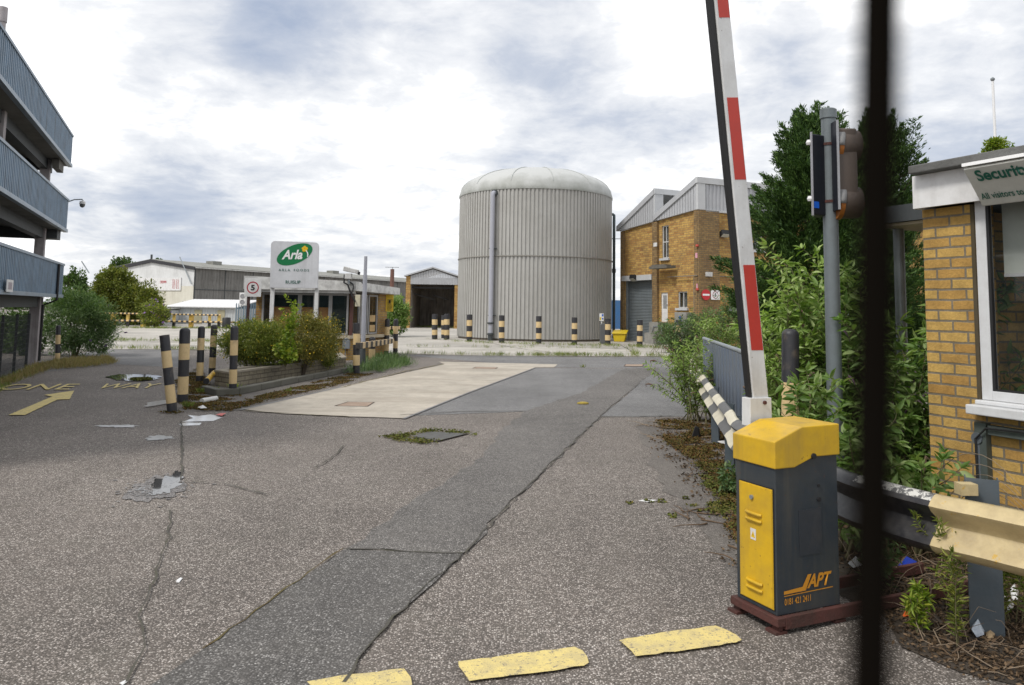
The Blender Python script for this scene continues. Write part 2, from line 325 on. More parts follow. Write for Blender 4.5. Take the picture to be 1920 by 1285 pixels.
def concrete(name, base, joint=None, warm=(.3, .26, .2), stain=.45, sc_=.6):
    m, nt, b = new_mat(name); v = coord(nt); n1 = noise(nt, v, sc_, 7, .65); n2 = noise(nt, v, 5, 6, .65); n3 = noise(nt, v, 60, 3, .6)
    vs = coord(nt, 'Object', (.25, 1.6, 1)); n4 = noise(nt, vs, .9, 6, .6, .6)
    c = mixc(nt, .5, base, n1, 'OVERLAY'); c = mixc(nt, .3, c, n2, 'OVERLAY'); c = mixc(nt, .25, c, n3, 'OVERLAY')
    f = ramp(nt, n4, [(.5, 0.0), (.72, stain)]); c = mixc(nt, f, c, warm)
    if joint:
        rot = nt.nodes.new('ShaderNodeMapping'); rot.inputs['Rotation'].default_value = (0, 0, joint[2]); lk(nt, v, rot.inputs[0])
        bt = nt.nodes.new('ShaderNodeTexBrick'); lk(nt, rot.outputs[0], bt.inputs[0]); bt.offset = 0
        for k_, v_ in (('Color1', (.42, .42, .42, 1)), ('Color2', (.62, .62, .62, 1)), ('Mortar', (.2, .2, .16, 1)), ('Scale', 1), ('Mortar Size', .03), ('Mortar Smooth', .5), ('Brick Width', joint[0]), ('Row Height', joint[1]), ('Bias', 0)): bt.inputs[k_].default_value = v_
        c = mixc(nt, .75, c, bt.outputs['Color'], 'OVERLAY')
    lk(nt, c, b.inputs['Base Color']); b.inputs['Roughness'].default_value = .88; bump(nt, b, n3, .2, .004); return m
YARD = concrete('yard_concrete', (.36, .34, .305), (4.6, 3.1, .4), stain=.3)
SLAB = concrete('weighbridge_concrete', (.40, .36, .30), None, (.27, .23, .18), .6, .9)
CONC = concrete('grey_concrete', (.24, .235, .215), None, (.12, .11, .09), .5, 1.5)
YEL = paint('road_yellow', (.68, .55, .21), .8, (.36, .31, .21), .75, 9, bmp=.6, chip=1, chipc=(.2, .175, .15), cs=38)
MOSS = paint('moss', (.085, .07, .02), .95, (.10, .045, .018), .8, 5, bmp=.8)
MOSSG = paint('green_moss', (.085, .10, .02), .95, (.10, .08, .03), .7, 9, bmp=.9)
SOIL = paint('dark_soil', (.055, .042, .03), .95, (.02, .017, .013), .7, 6, bmp=1.0)
CRK = paint('crack_dark', (.075, .07, .06), .95, (.06, .06, .02), .6, 8)
# ---------------------------------------------------------------- ground sheets
def sheet(name, pts, z, mat, jag=0.0, seg=.25, label=None, smoothz=False):
    """pts: ground points (x,y); edges subdivided and roughened by jag metres"""
    out = []
    n = len(pts)
    for i in range(n):
        a = Vector((pts[i][0], pts[i][1])); b = Vector((pts[(i+1) % n][0], pts[(i+1) % n][1])); L = (b-a).length; k = max(1, int(L/seg)) if jag else 1; k = min(k, 120)
        nr = Vector((-(b-a).y, (b-a).x)).normalized() if L > 0 else Vector((0, 0))
        for j in range(k):
            o = (random.uniform(-jag, jag) if j else 0); p = a.lerp(b, j/k)+nr*o; out.append((p.x, p.y, z))
    mb = MB(); mb.add(out, [tuple(range(len(out)))]); o = mb.build(name, mat)
    o['kind'] = 'structure'; return o
def G(*uv): return [gp(u, v).xy[:] for u, v in uv]
mb = MB(); R = 2500
mb.add([(-R, -R, 0), (R, -R, 0), (R, R, 0), (-R, R, 0)], [(0, 1, 2, 3)]); g = mb.build('ground', ASP); g['kind'] = 'structure'
yard = G((120, 655), (350, 655), (560, 660), (760, 663), (900, 667), (1100, 668), (1240, 668), (1500, 674))
sheet('concrete_yard', yard+[(60, 26), (110, 210), (-90, 210), (-60, 40)], .004, YARD, .03)
sheet('asphalt_patch', G((751, 781), (1003, 690), (1190, 692), (1092, 737), (985, 772)), .004, ASPS, .02)
sheet('asphalt_patch', G((1126, 782), (1171, 745), (1215, 700), (1236, 690), (1330, 720), (1290, 782)), .004, ASPS, .02)
sheet('asphalt_patch', G((1003, 689), (760, 666), (1100, 670), (1240, 670), (1300, 700), (1190, 691)), .0035, ASPS, .02)
sheet('trench_strip', G((646, 1032), (767, 946), (908, 857), (942, 807), (985, 772), (1092, 736), (1167, 694), (1236, 690), (1200, 719), (1125, 782), (1071, 836), (975, 927), (868, 1040)), .008, asphalt('asphalt_strip', (.14, .13, .12), (.23, .216, .203), (.39, .37, .35), 78, stain=.2, k=(.36, .8)), .045)
sheet('trench_strip', G((644, 1034), (868, 1042), (702, 1200), (640, 1285), (560, 1400), (60, 1400), (290, 1285), (380, 1222)), .012, ASPD, .02)
sheet('asphalt_verge', G((1240, 780), (1300, 800), (1390, 900), (1390, 1100), (1330, 1010), (1230, 900), (1195, 800)), .004, ASPB, .06)
sheet('asphalt_verge', G((300, 775), (460, 770), (660, 706), (760, 690), (760, 668), (640, 690), (420, 730), (380, 690), (330, 700), (310, 730)), .004, ASPB, .04)
sheet('asphalt_verge', G((0, 722), (90, 697), (210, 683), (350, 690), (350, 656), (190, 656), (60, 680), (-60, 720)), .0035, ASPS, .03)
sheet('weighbridge_slab', G((456, 769), (600, 735), (833, 684), (822, 679), (1046, 684), (1038, 690), (1003, 690), (757, 786), (640, 782), (530, 777)), .012, SLAB, .012)
STEEL = paint('dull_steel', (.22, .22, .22), .55, (.12, .08, .05), .5, 5, .5)
def strip(name, uvs, w, z, mat, h=.0, jit=.0, kind='structure', seg=.3):
    pts = [gp(u, v) for u, v in uvs]; out = []
    for a, b in zip(pts[:-1], pts[1:]):
        k = max(1, int((b-a).length/seg)) if jit else 1
        out += [a.lerp(b, j/k) for j in range(k)]
    out.append(pts[-1]); L = []; Rr = []
    for i, p in enumerate(out):
        d = (out[min(i+1, len(out)-1)]-out[max(i-1, 0)]).normalized(); nrm = Vector((-d.y, d.x, 0)); q = p+nrm*random.uniform(-jit, jit); ww = w*random.uniform(.35, 1.5) if jit else w
        L.append((q+nrm*ww/2).xy[:]+(z,)); Rr.append((q-nrm*ww/2).xy[:]+(z,))
    mb = MB(); n = len(out); mb.add(L+Rr, [(i, i+1, n+i+1, n+i) for i in range(n-1)])
    o = mb.build(name, mat, solid=0)
    if kind: o['kind'] = kind
    return o
strip('slab_edging', [(452, 770), (600, 736), (640, 727)], .07, .016, STEEL)
strip('slab_edging', [(757, 787), (880, 737), (1003, 691)], .05, .016, STEEL)
EARTH = paint('dusty_joint', (.17, .14, .09), .9, (.09, .10, .03), .6, 3)
for uv, w, m in (([(868, 1040), (975, 927), (1071, 836), (1125, 782), (1200, 719)], .012, CRK), ([(644, 1032), (700, 1033), (790, 1040), (868, 1040)], .02, CRK), ([(640, 1285), (702, 1200), (790, 1112), (868, 1042)], .012, CRK),
                 ([(380, 1222), (520, 1120), (644, 1032)], .014, MOSS), ([(751, 780), (860, 773), (985, 772)], .03, CRK), ([(340, 790), (341, 850), (338, 900)], .018, CRK), ([(318, 960), (316, 1010), (300, 1060), (285, 1100)], .014, CRK), ([(285, 1100), (262, 1160), (275, 1200), (240, 1285)], .01, CRK),
                 ([(590, 880), (625, 858), (645, 838)], .015, CRK), ([(345, 905), (420, 910), (500, 930)], .015, CRK), ([(1171, 690), (1300, 775)], .01, CRK), ([(760, 665), (900, 668), (1100, 669), (1240, 669)], .06, CRK), ([(200, 656), (350, 656), (400, 658)], .06, CRK),
                 ([(1126, 783), (1180, 783), (1260, 781)], .03, CRK), ([(640, 728), (760, 697), (833, 683)], .07, EARTH), ([(455, 771), (540, 777), (660, 783)], .04, EARTH)):
    strip('crack', uv, w, .016 if m is not EARTH else .014, m, jit=.015 if m is not EARTH else .03, seg=.12)
# worn bleached patch edges across the yard
for uv in ([(200, 640), (500, 646), (760, 650)], [(760, 652), (950, 650), (1080, 652), (1200, 655)], [(180, 628), (420, 632)], [(1085, 668), (960, 652), (900, 640)], [(1195, 668), (1178, 655), (1165, 648)], [(200, 648), (420, 650)]):
    strip('crack', uv, .06, .008, CRK, jit=.04)
# manhole covers set in the slab and the road
def cover(uvs, mat, label, frame=.04, z=.016):
    p = [gp(u, v) for u, v in uvs]; t = thing('manhole_cover', label, 'manhole cover', (p[0].x, p[0].y, 0))
    off = Vector((p[0].x, p[0].y, 0)); q = [x-off for x in p]; c = sum(q, Vector())/4
    mb = MB(); inn = [x.lerp(c, .09) for x in q]
    mb.add([(x.x, x.y, z) for x in q]+[(x.x, x.y, z) for x in inn], [(i, (i+1) % 4, 4+(i+1) % 4, 4+i) for i in range(4)]); mb.build('frame', plain('frame_iron', (.05, .03, .02), .8), t)
    mb = MB(); mb.add([(x.x, x.y, z-.002) for x in inn], [(0, 1, 2, 3)]); mb.build('lid', mat, t); return t, q
RUSTC = paint('rusty_slab', (.33, .25, .19), .85, (.16, .09, .05), .7, 2.5)
cover([(626, 763), (652, 755), (703, 756), (690, 764)], RUSTC, 'rust stained cover near the front edge of the pale concrete slab')
cover([(885, 692), (892, 689), (934, 690), (930, 693)], RUSTC, 'small brown cover at the far end of the pale concrete slab')
cover([(1170, 688), (1172, 684), (1207, 684), (1206, 688)], RUSTC, 'brown rimmed cover in the tarmac beyond the pale slab')
t, q = cover([(772, 822), (806, 811), (880, 815), (820, 830)], paint('iron_grate', (.2, .2, .19), .7, (.08, .08, .07), .5, 6, .3), 'ribbed iron cover ringed with green moss in the road')
mb = MB()
for i in range(14):
    s = (i+.5)/14; a = q[0].lerp(q[3], s); b = q[1].lerp(q[2], s); d = (q[3]-q[0]).normalized()*.012
    a2 = a.lerp(b, .08); b2 = a.lerp(b, .92); mb.prism([(a2-d)+Vector((0, 0, .014)), (a2+d)+Vector((0, 0, .014)), (b2+d)+Vector((0, 0, .014)), (b2-d)+Vector((0, 0, .014))], (0, 0, .008))
mb.build('grate_bar', paint('grate_bar', (.17, .17, .16), .6, (.08, .06, .04), .5, 9, .4), t)
# water
PUD, ntp, bp = new_mat('puddle_water'); bp.inputs['Base Color'].default_value = (.05, .05, .05, 1); bp.inputs['Roughness'].default_value = .03; bp.inputs['Specular IOR Level'].default_value = 1.0; bp.inputs['IOR'].default_value = 2.2
DAMP = asphalt('wet_asphalt', (.10, .088, .078), (.20, .175, .16), (.45, .41, .38), 78, stain=.2, k=(.32, .68), bstr=.5); bd = DAMP.node_tree.nodes['Principled BSDF']
bd.inputs['Roughness'].default_value = .45; bd.inputs['Specular IOR Level'].default_value = 1.0
def pblob(cu, cv, ru, rv, n=40, jag=.25, skew=0.0):
    n = n*3
    ph = [random.uniform(0, 6.28) for _ in range(5)]; out = []
    for i in range(n):
        t = 2*math.pi*i/n; k = 1+jag*(.5*math.sin(2*t+ph[0])+.4*math.sin(3*t+ph[1])+.35*math.sin(7*t+ph[2])+.3*math.sin(13*t+ph[3]))+random.uniform(-jag, jag)*.12
        out.append((cu+ru*k*math.cos(t)+skew*math.sin(t), cv+rv*k*math.sin(t)))
    return G(*out)
def speck(name, cu, cv, ru, rv, n, size, mat, z, skew=0.0):        # scatter of tiny irregular flat bits
    mb = MB()
    for _ in range(n):
        a = random.uniform(0, 6.28); r = abs(random.gauss(0, .5)); p = gp(cu+ru*r*math.cos(a)+skew*r*math.sin(a), cv+rv*r*math.sin(a)); s = size*random.uniform(.4, 1.5); k = random.randint(5, 7); b0 = random.uniform(0, 6)
        zz_ = z+random.uniform(0, .0015); mb.add([(p.x+s*random.uniform(.5, 1.1)*math.cos(b0+6.28*i/k), p.y+s*random.uniform(.5, 1.1)*math.sin(b0+6.28*i/k), zz_) for i in range(k)], [tuple(range(k))])
    o = mb.build(name, mat); o['kind'] = 'structure'; return o
sheet('wet_ground', pblob(292, 918, 50, 24, 70, .22, -14), .006, DAMP)
speck('wet_ground', 290, 918, 75, 26, 260, .02, DAMP, .008, -20)
sheet('puddle', pblob(310, 912, 24, 15, 44, .34, -16), .010, PUD); sheet('puddle', pblob(331, 896, 11, 10, 30, .3, 0), .0105, PUD)
LSTONE = paint('wet_dark_grit', (.05, .03, .025), .4, (.02, .02, .02), .5, 9)
speck('puddle', 300, 914, 60, 20, 120, .012, PUD, .0095, -24)
speck('puddle', 285, 925, 50, 14, 70, .009, PUD, .0095, -10)
sheet('puddle', pblob(252, 709, 52, 6, 40, .15), .016, PUD)
sheet('damp_moss', pblob(266, 712, 15, 2.4, 40, .2), .02, MOSSG)
# road paint
def mark(name, uvs, label, z=.014, jag=.008, mat=YEL):
    o = sheet(name, G(*uvs), z, mat, jag, .05); del o['kind']; return tag(o, label, 'road marking')
mark('dash_line', [(1161, 1206), (1192, 1236), (1300, 1222), (1380, 1210), (1391, 1205), (1380, 1195), (1342, 1178), (1240, 1191)], 'yellow painted dash on the road nearest the grey and yellow barrier cabinet')
mark('dash_line', [(859, 1246), (868, 1265), (880, 1283), (1000, 1268), (1095, 1254), (1104, 1248), (1092, 1225), (1077, 1218), (960, 1232)], 'middle yellow dash at the foot of the photo between two others')
mark('dash_line', [(575, 1284), (660, 1270), (757, 1259), (770, 1276), (773, 1300), (600, 1325)], 'yellow dash crossed by the dark trench strip, cut by the bottom edge')
mark('arrow_marking', [(16, 780), (47, 780), (107, 751), (131, 750), (139, 734), (82, 742), (98, 745)], 'worn yellow arrow painted on the road below the ONE WAY lettering')
for body, bl, br, tl, lab in (('ONE', (-12, 731), (128, 730.5), (22, 720), 'worn yellow word ONE painted on the road left of the word WAY'), ('WAY', (176, 728.5), (287, 727.5), (200, 719.5), 'worn yellow word WAY painted on the road behind the leaning bollard')):
    O = gp(*bl, .018); X = gp(*br, .018)-O; Z = gp(*tl, .018)-O; o = text_on(body, O, X, Z, YEL, 'road_lettering', bold=.0, th=.0); tag(o, lab, 'road marking')
# ================================================================ buildings, left to right
BLUEP = paint('blue_grey_cladding', (.15, .225, .31), .45, (.05, .06, .065), .5, 2.2, .2, streak=.6)
DKST = paint('dark_steel', (.05, .058, .062), .6, (.03, .03, .03), .5, 3)
PALEC = paint('pale_column', (.40, .37, .38), .7, (.10, .09, .08), .5, 3, streak=.5)
SOFF = paint('stained_soffit', (.16, .155, .14), .85, (.05, .045, .04), .7, 2)
WHT = paint('white_paint', (.72, .72, .72), .45, (.30, .28, .25), .4, 4, streak=.2)
WHTD = paint('dirty_white', (.56, .56, .55), .6, (.22, .20, .17), .6, 2.5, streak=.5)
BLKM = plain('matt_black', (.012, .012, .013), .6)
GALV = paint('galvanised', (.30, .33, .35), .5, (.14, .14, .13), .4, 6, .5)
# ---- multi-storey car park on the left
CPH = math.atan2(math.sin(math.radians(90+23)), math.cos(math.radians(90+23)))   # local x runs away from the viewer
P0 = gp(62, 682); cp = thing('car_park', 'blue clad open deck car park with three ribbed parapets on the left edge', 'car park', (P0.x, P0.y, 0), CPH)
fr = Fr(P0, CPH)
def lx(v): return fr.i @ v
# parapet planes: local y = -0.35 (towards the road is -y)
pe = []
for (ut, vt, ub, vb, u2, v2t, v2b) in ((138, 250, 133, 309, 2, 68, 163), (127, 375, 122, 436, 2, 263, 356), (115, 494, 110, 558, 2, 458, 547)):
    yq = -.45; a = fr.hit(ut, vt, 1, yq); b_ = fr.hit(ub, vb, 1, yq); c_ = fr.hit(u2, v2t, 1, yq); d_ = fr.hit(u2, v2b, 1, yq); pe.append((a.x, (a.z+c_.z)/2, (b_.z+d_.z)/2))
xe = sum(p[0] for p in pe)/3
print('PARAPETS', pe, xe)
for k, (_, zt, zb) in enumerate(pe):
    mb = MB(); mb.corr((-16, -.45), (xe, -.45), zb+.05, zt-.05, .16, .03, nrm=(0, -1)); mb.box(-16, xe, -.44, -.42, zb+.06, zt-.06); mb.build('parapet_panel', BLUEP, cp)
    mb = MB(); mb.corr((xe, -.42), (xe, 6), zb+.05, zt-.05, .16, .03, nrm=(1, 0)); mb.build('parapet_panel', BLUEP, cp)
    mb = MB(); mb.box(-16, xe+.04, -.50, -.36, zt-.05, zt+.01); mb.box(-16, xe+.05, -.51, -.40, zb-.03, zb+.06); mb.build('parapet_rail', paint('blue_rail', (.22, .28, .34), .4, (.08, .08, .08), .4, 3, .3), cp)
    mb = MB(); mb.box(-16, xe-.02, -.39, 9, zb-.02, zb+.14); mb.build('deck', SOFF, cp)
    mb = MB(); mb.box(-16, xe-.3, -.05, .15, zb-.30, zb-.025); mb.box(-.2, 0, .16, 9, zb-.32, zb-.025); mb.box(-6.2, -6, .16, 9, zb-.32, zb-.025)
    for j in range(4): mb.box(-16, xe-.3, 2+j*2, 2.12+j*2, zb-.22, zb-.03)
    mb.build('beam', DKST, cp)
for x in (-.15, -6.15, -12.15):
    for y in (0, 8):
        mb = MB(); mb.box(x-.12, x+.12, y-.1, y+.14, 0, pe[0][2]-.03) ; mb.box(x+.121, x+.135, y-.14, y+.18, 0, pe[2][2]-.04); mb.build('column', PALEC, cp)
mb = MB(); mb.box(-.5, .35, -.36, -.2, pe[0][2]-.30, pe[0][2]-.04); mb.build('bracket', SOFF, cp)
mb = MB(); mb.box(.1, xe-.12, -.35, .3, pe[1][2]-.28, pe[1][2]-.03); mb.build('bracket', DKST, cp)
mb = MB(); mb.tube([(-.42, -.52, pe[2][1]-.05), (-.42, -.52, pe[2][2]-.1), (-.42, -.2, pe[2][2]-.25), (-.42, -.2, .1)], .035, 8); mb.build('drainpipe', BLKM, cp)
a = fr.hit(14, 524, 1, -.56); b_ = fr.hit(24, 548, 1, -.56); mb = MB(); mb.box(a.x, b_.x, -.56, -.545, b_.z, a.z); nts = mb.build('notice', WHT, cp)
mb = MB()
for i in range(6): mb.box(a.x+.12, b_.x-.12, -.563, -.561, b_.z+.05+i*(a.z-b_.z-.1)/6, b_.z+.07+i*(a.z-b_.z-.1)/6)
mb.build('lettering', plain('grey_ink', (.35, .3, .33), .7), nts)
# roof pole and lamp
q = fr.hit(4, 40, 1, -.3); tp = fr.hit(4, 12, 1, -.3)
pz = q.x; ob = MB(); ob.cyl((0, 0, pe[0][2]), (0, 0, tp.z), .07, .065, 14); ob.cyl((0, 0, tp.z-.28), (0, 0, tp.z+.01), .082, .082, 14)
w_ = fr.w(pz, -.3, 0); tag(ob.build('roof_pole', PALEC, None, True, loc=(w_.x, w_.y, 0)), 'grey capped pole rising above the top parapet at the left edge', 'pole')
pl = fr.hit(128, 378, 1, -.45); lampY = fr.w(*pl).y; e1 = yp(157, 376, lampY); s1 = yp(127, 379, lampY)
t = thing('dome_camera', 'white dome camera on a curved arm at the end of the middle parapet', 'camera', (s1.x, s1.y, s1.z))
d1 = e1-s1; mb = MB(); mb.tube([(-.05, 0, -.05), (0, 0, 0), (d1.x*.4, 0, d1.z*.8+.03), (d1.x*.9, 0, d1.z+.03), (d1.x*.97, 0, d1.z-.02)], .018, 8); mb.build('arm', GALV, t, True)
mb = MB(); c = (d1.x*.93, 0, d1.z-.13); mb.lathe([(.03, .12), (.08, .09), (.085, .02)], 18, c); mb.build('housing', WHT, t, True)
mb = MB(); mb.lathe([(.078, .02), (.07, -.04), (.045, -.075), (.01, -.09)], 18, c); mb.build('dome', plain('smoked_dome', (.12, .12, .12), .15), t, True)
# mesh fence under the deck
f1 = gp(-120, 770); f2 = gp(52, 690); ff = Fr(f1, math.atan2(f2.y-f1.y, f2.x-f1.x)); L = (f2-f1).xy.length; zt = ff.hit(52, 590, 1, 0).z
t = thing('mesh_fence', 'dark green mesh fence panel below the car park deck', 'fence', (f1.x, f1.y, 0), ff.phi)
mb = MB(); 
for i in range(int(L/.09)): mb.box(i*.09, i*.09+.006, 0, .006, .05, zt)
for i in range(int(zt/.12)): mb.box(0, L, .007, .013, .05+i*.12, .057+i*.12)
mb.build('mesh', DKST, t)
for i in range(int(L/1.8)+1): MB().box(L-i*1.8-.06, L-i*1.8, .014, .07, 0, zt+.02).build('post', BLKM, t)
mb = MB(); mb.box(-1, 16, 0, .1, 0, 2.6); 

# ---- long grey warehouse with white gable (far left)
WY = 100.0; c0 = yp(365, 500, WY); P1 = Vector((c0.x, c0.y, 0)); zE = c0.z
sth = math.radians(63); wf = Fr(P1, sth); wh = thing('warehouse', 'long grey corrugated warehouse with white gable end and dark verge', 'warehouse', (P1.x, P1.y, 0), sth)
# local x along the side wall (away to the right), local y = +90deg (left, away)
ASB = paint('weathered_asbestos', (.20, .195, .185), .9, (.07, .065, .06), .6, .5, streak=.9, bmp=.2); ROOFG = paint('lichen_roof', (.26, .26, .24), .95, (.12, .12, .09), .7, .8)
CRW = paint('cream_wall', (.62, .60, .52), .8, (.3, .27, .2), .4, .6, streak=.35)
WD = 15.5; zR = wf.hit(285, 488, 0, 0).z; xr = wf.hit(285, 488, 0, 0).y; SL = 62
print('WH', zE, zR, xr)
WD = xr*2; zr2 = zR
mb = MB(); mb.corr((0, 0), (SL, 0), 0, zE, .5, .05, nrm=(0, -1)); mb.build('wall', ASB, wh)
mb = MB()
for i in range(0, 60, 5): mb.box(i+.1, i+.18, -.09, -.06, 0, zE)
mb.box(0, SL, -.10, -.06, zE*.55, zE*.55+.08); mb.build('cover_strip', DKST, wh)
GW = paint('gable_white', (.66, .67, .67), .7, (.35, .35, .34), .5, .5, streak=.5)
mb = MB(); mb.prism([(0, 0, zE*.62), (0, WD, zE*.62), (0, WD, zE), (0, xr, zr2), (0, 0, zE)], (.1, 0, 0)); mb.build('gable', GW, wh)
mb = MB(); mb.prism([(0, 0, 0), (0, WD, 0), (0, WD, zE*.62), (0, 0, zE*.62)], (.1, 0, 0)); mb.build('wall', CRW, wh)
mb = MB()
for y0, z0, y1, z1 in ((-.3, zE-.05, xr, zr2+.1), (WD+.3, zE-.05, xr, zr2+.1)):
    mb.prism([(-.25, y0, z0), (-.25, y1, z1), (-.25, y1, z1-.42), (-.25, y0, z0-.42)], (.25, 0, 0))
mb.build('verge', plain('verge_black', (.03, .03, .035), .7), wh)
mb = MB(); mb.prism([(-.2, -.4, zE-.02), (-.2, xr, zr2+.16), (-.2, xr, zr2+.06), (-.2, -.4, zE-.12)], (SL+.3, 0, 0)); mb.prism([(-.2, WD+.4, zE-.02), (-.2, xr+.01, zr2+.16), (-.2, xr+.01, zr2+.06), (-.2, WD+.4, zE-.12)], (SL+.3, 0, 0)); mb.build('roof', ROOFG, wh)
mb = MB(); mb.box(-.2, SL, -.55, -.41, zE-.22, zE-.1); mb.build('gutter', WHTD, wh)
sa = wf.hit(283, 521, 0, -.06); sb = wf.hit(339, 545, 0, -.06); mb = MB(); mb.box(-.12, -.04, sb.y, sa.y+3, sb.z, sa.z); sg = mb.build('sign_panel', WHT, wh)
RED = plain('sign_red', (.45, .03, .04), .6)
X = Vector((0, -1, 0)); Z = Vector((0, 0, 1))
def gt(body, u0, v0, u1, v1, **k):
    a = wf.hit(u0, v1, 0, -.13); b = wf.hit(u1, v0, 0, -.13); text_on(body, (-.13, a.y, a.z), (0, b.y-a.y, 0), (0, 0, b.z-a.z), RED, parent=sg, th=.01, **k)
gt('CROWN', 300, 526.5, 312, 531.5, bold=.02)
for i in range(8):
    for j in range(2): gt(('MON', 'TUE', 'WED', 'THU', 'FRI', 'SAT', 'SUN', 'HOL')[i] if j == 0 else '8-6', 323+j*7, 524.5+i*2.2, 328.5+j*7, 525.8+i*2.2, bold=.01)
mb = MB(); mb.cyl((-.1, xr, zr2), (-.1, xr, zr2+.75), .14, .14, 8); mb.build('vent', DKST, wh)
for (ua, va, ub, vb) in ((337, 482, 359, 533),):
    a = wf.hit(ua, va, 0, -.3); b = wf.hit(ub, vb, 0, -.3); MB().cyl(tuple(a), tuple(b), .07, .07, 8).build('leaning_pole', GALV, wh)
a = yp(153, 490, 90); b = yp(167, 512, 90); o = MB().cyl((0, 0, 0), tuple(b-a), .07, .07, 8).build('leaning_pole', GALV, None, loc=a); tag(o, 'thin grey pole leaning above the trees at far left', 'pole')
for xx in (8, 22, 34): MB().box(xx, xx+1.6, xr-2.6, xr-1.2, zr2-.3, zr2+.35).build('roof_vent', ROOFG, wh)
# aerial on the roof
a = yp(735, 530, 118); b = yp(735, 505, 118); t = thing('roof_aerial', 'aerial on a short rusty flue above the far warehouse roof', 'aerial', a)
MB().cyl((0, 0, -1), (0, 0, b.z-a.z), .32, .3, 10).build('flue', paint('flue_rust', (.16, .08, .06), .8, (.05, .03, .03), .5, 2), t, True)
mb = MB(); mb.box(-1.1, 1.0, -.04, .04, b.z-a.z+.25, b.z-a.z+.33); mb.cyl((0, 0, b.z-a.z), (0, 0, b.z-a.z+.3), .05)
for i in range(6): mb.box(-1.05+i*.38, -1.0+i*.38, -.4, .4, b.z-a.z+.26, b.z-a.z+.32)
mb.build('antenna', GALV, t)
# ---- low white sheds in front of the warehouse
LW = paint('shed_white_sheet', (.50, .52, .53), .55, (.25, .24, .2), .35, .8, streak=.35)
def shed(u0, u1, vb, vt, vr, label, door=None, rm=None, dep=4.5):
    a = gp(u0, vb); Y = a.y; b = yp(u1, vb, Y); h = yp(u0, vt, Y).z; hr = yp(u0, vr, Y).z
    t = thing('low_shed', label, 'shed', (a.x, Y, 0)); Ln = b.x-a.x
    mb = MB(); mb.corr((0, 0), (Ln, 0), 0, h, .25, .03, nrm=(0, -1)); mb.box(0, .05, .01, dep, 0, h); mb.box(Ln-.05, Ln, .01, dep, 0, h); mb.build('wall', LW, t)
    mb = MB(); mb.prism([(-.15, -.25, h), (-.15, dep, hr), (-.15, dep, hr+.08), (-.15, -.25, h+.08)], (Ln+.3, 0, 0)); mb.build('roof', rm or WHT, t)
    for (d0, d1) in door or ():
        x0 = yp(d0, vb, Y).x-a.x; x1 = yp(d1, vb, Y).x-a.x; MB().box(x0, x1, -.07, -.035, .05, h-.2).build('door', paint('shed_door', (.40, .37, .25), .7, (.2, .17, .1), .5, 1.5), t)
shed(312, 441, 607, 576, 561, 'low white ribbed shed with two beige doors before the warehouse gable', ((364, 378), (407, 421)), None, 6)
shed(180, 300, 607, 580, 577, 'low grey ribbed shed with a battered flat roof behind the bushes', None, ROOFG, 4)
# palisade fence by the speed sign
a = gp(440, 622); t = thing('palisade_fence', 'blue grey palisade fence between the white shed and the gatehouse', 'fence', (a.x, a.y, 0)); Ln = yp(520, 622, a.y).x-a.x; h = yp(440, 568, a.y).z
mb = MB(); n = int(Ln/.16)
for i in range(n): mb.prism([(i*.16, 0, .05), (i*.16+.07, 0, .05), (i*.16+.07, 0, h-.08), (i*.16+.035, 0, h), (i*.16, 0, h-.08)], (0, .02, 0))
BLF = plain('fence_blue', (.10, .15, .19), .5); mb.build('pales', BLF, t)
MB().box(0, Ln, .021, .06, .3, .36).box(0, Ln, .021, .06, h-.4, h-.34).build('rail', BLF, t)
a = yp(440, 590, 75); b = yp(366, 540, 75)
o = MB().box(0, 12, 0, .1, 0, yp(380, 566, 75).z).build('steel_panel_fence', BLF, None, loc=(yp(340, 600, 75).x, 75, 0)); tag(o, 'dark blue fence showing over the white shed roof', 'fence')
# air conditioner on the warehouse wall
a = yp(448, 573, 48); t = thing('condenser_unit', 'white twin fan air conditioning unit left of the speed limit sign', 'air conditioner', (a.x, a.y, 0)); top = yp(448, 549, 48).z; w2 = yp(460, 573, 48).x-a.x
MB().box(0, w2, 0, .35, a.z, top).build('casing', WHT, t, bevel=.02)
for z in (.27, .73):
    mb = MB(); zc = a.z+(top-a.z)*z; r = w2*.36
    mb.lathe([(r, 0), (r, .02), (r*.85, .03), (r*.8, .01)], 20); ob = mb.build('fan', plain('fan_grey', (.25, .25, .26), .5), t); ob.rotation_euler.x = math.radians(90); ob.location = (w2/2, -.01, zc)
MB().cyl((w2*.3, .15, 0), (w2*.3, .15, a.z), .03).cyl((w2*.8, .15, 0), (w2*.8, .15, a.z), .03).build('stand', GALV, t)
# ---- yellow and black pipe railing across the yard
RB = stripes('rail_bands', 30, 0, ((.02, .02, .02), (.62, .44, .2)))
YP = paint('yellow_post', (.55, .36, .06), .6, (.16, .08, .03), .6, 6)
PB = bands('post_bands_two', [(0, True), (.42, False)], 2, ((.02, .02, .02), (.6, .42, .1)))
a = gp(183, 612); Y = a.y; b = yp(413, 612, Y)
rl = thing('pipe_railing', 'low black and yellow pipe railing across the yard before the sheds', 'railing', (a.x, Y, 0)); Ln = b.x-a.x; zt = yp(300, 589, Y).z; zl = yp(300, 602.5, Y).z
MB().cyl((.3, 0, zt), (Ln, 0, zt-.02), .055, n=10).build('top_rail', RB, rl, True); MB().cyl((0, -.02, zl), (Ln+2.5, -.02, zl), .07, n=10).build('lower_rail', RB, rl, True)
for i, u in enumerate((182, 209, 237, 266, 294, 324, 356, 391, 409)):
    x = yp(u, 612, Y).x-a.x; r = .14 if u in (209, 266, 356) else .09; top = yp(u, 569, Y).z if u == 182 else zt-.06
    MB().box(x-r, x+r, .06, .06+2*r, 0, top).build('post', YP if r > .1 else PB, rl)
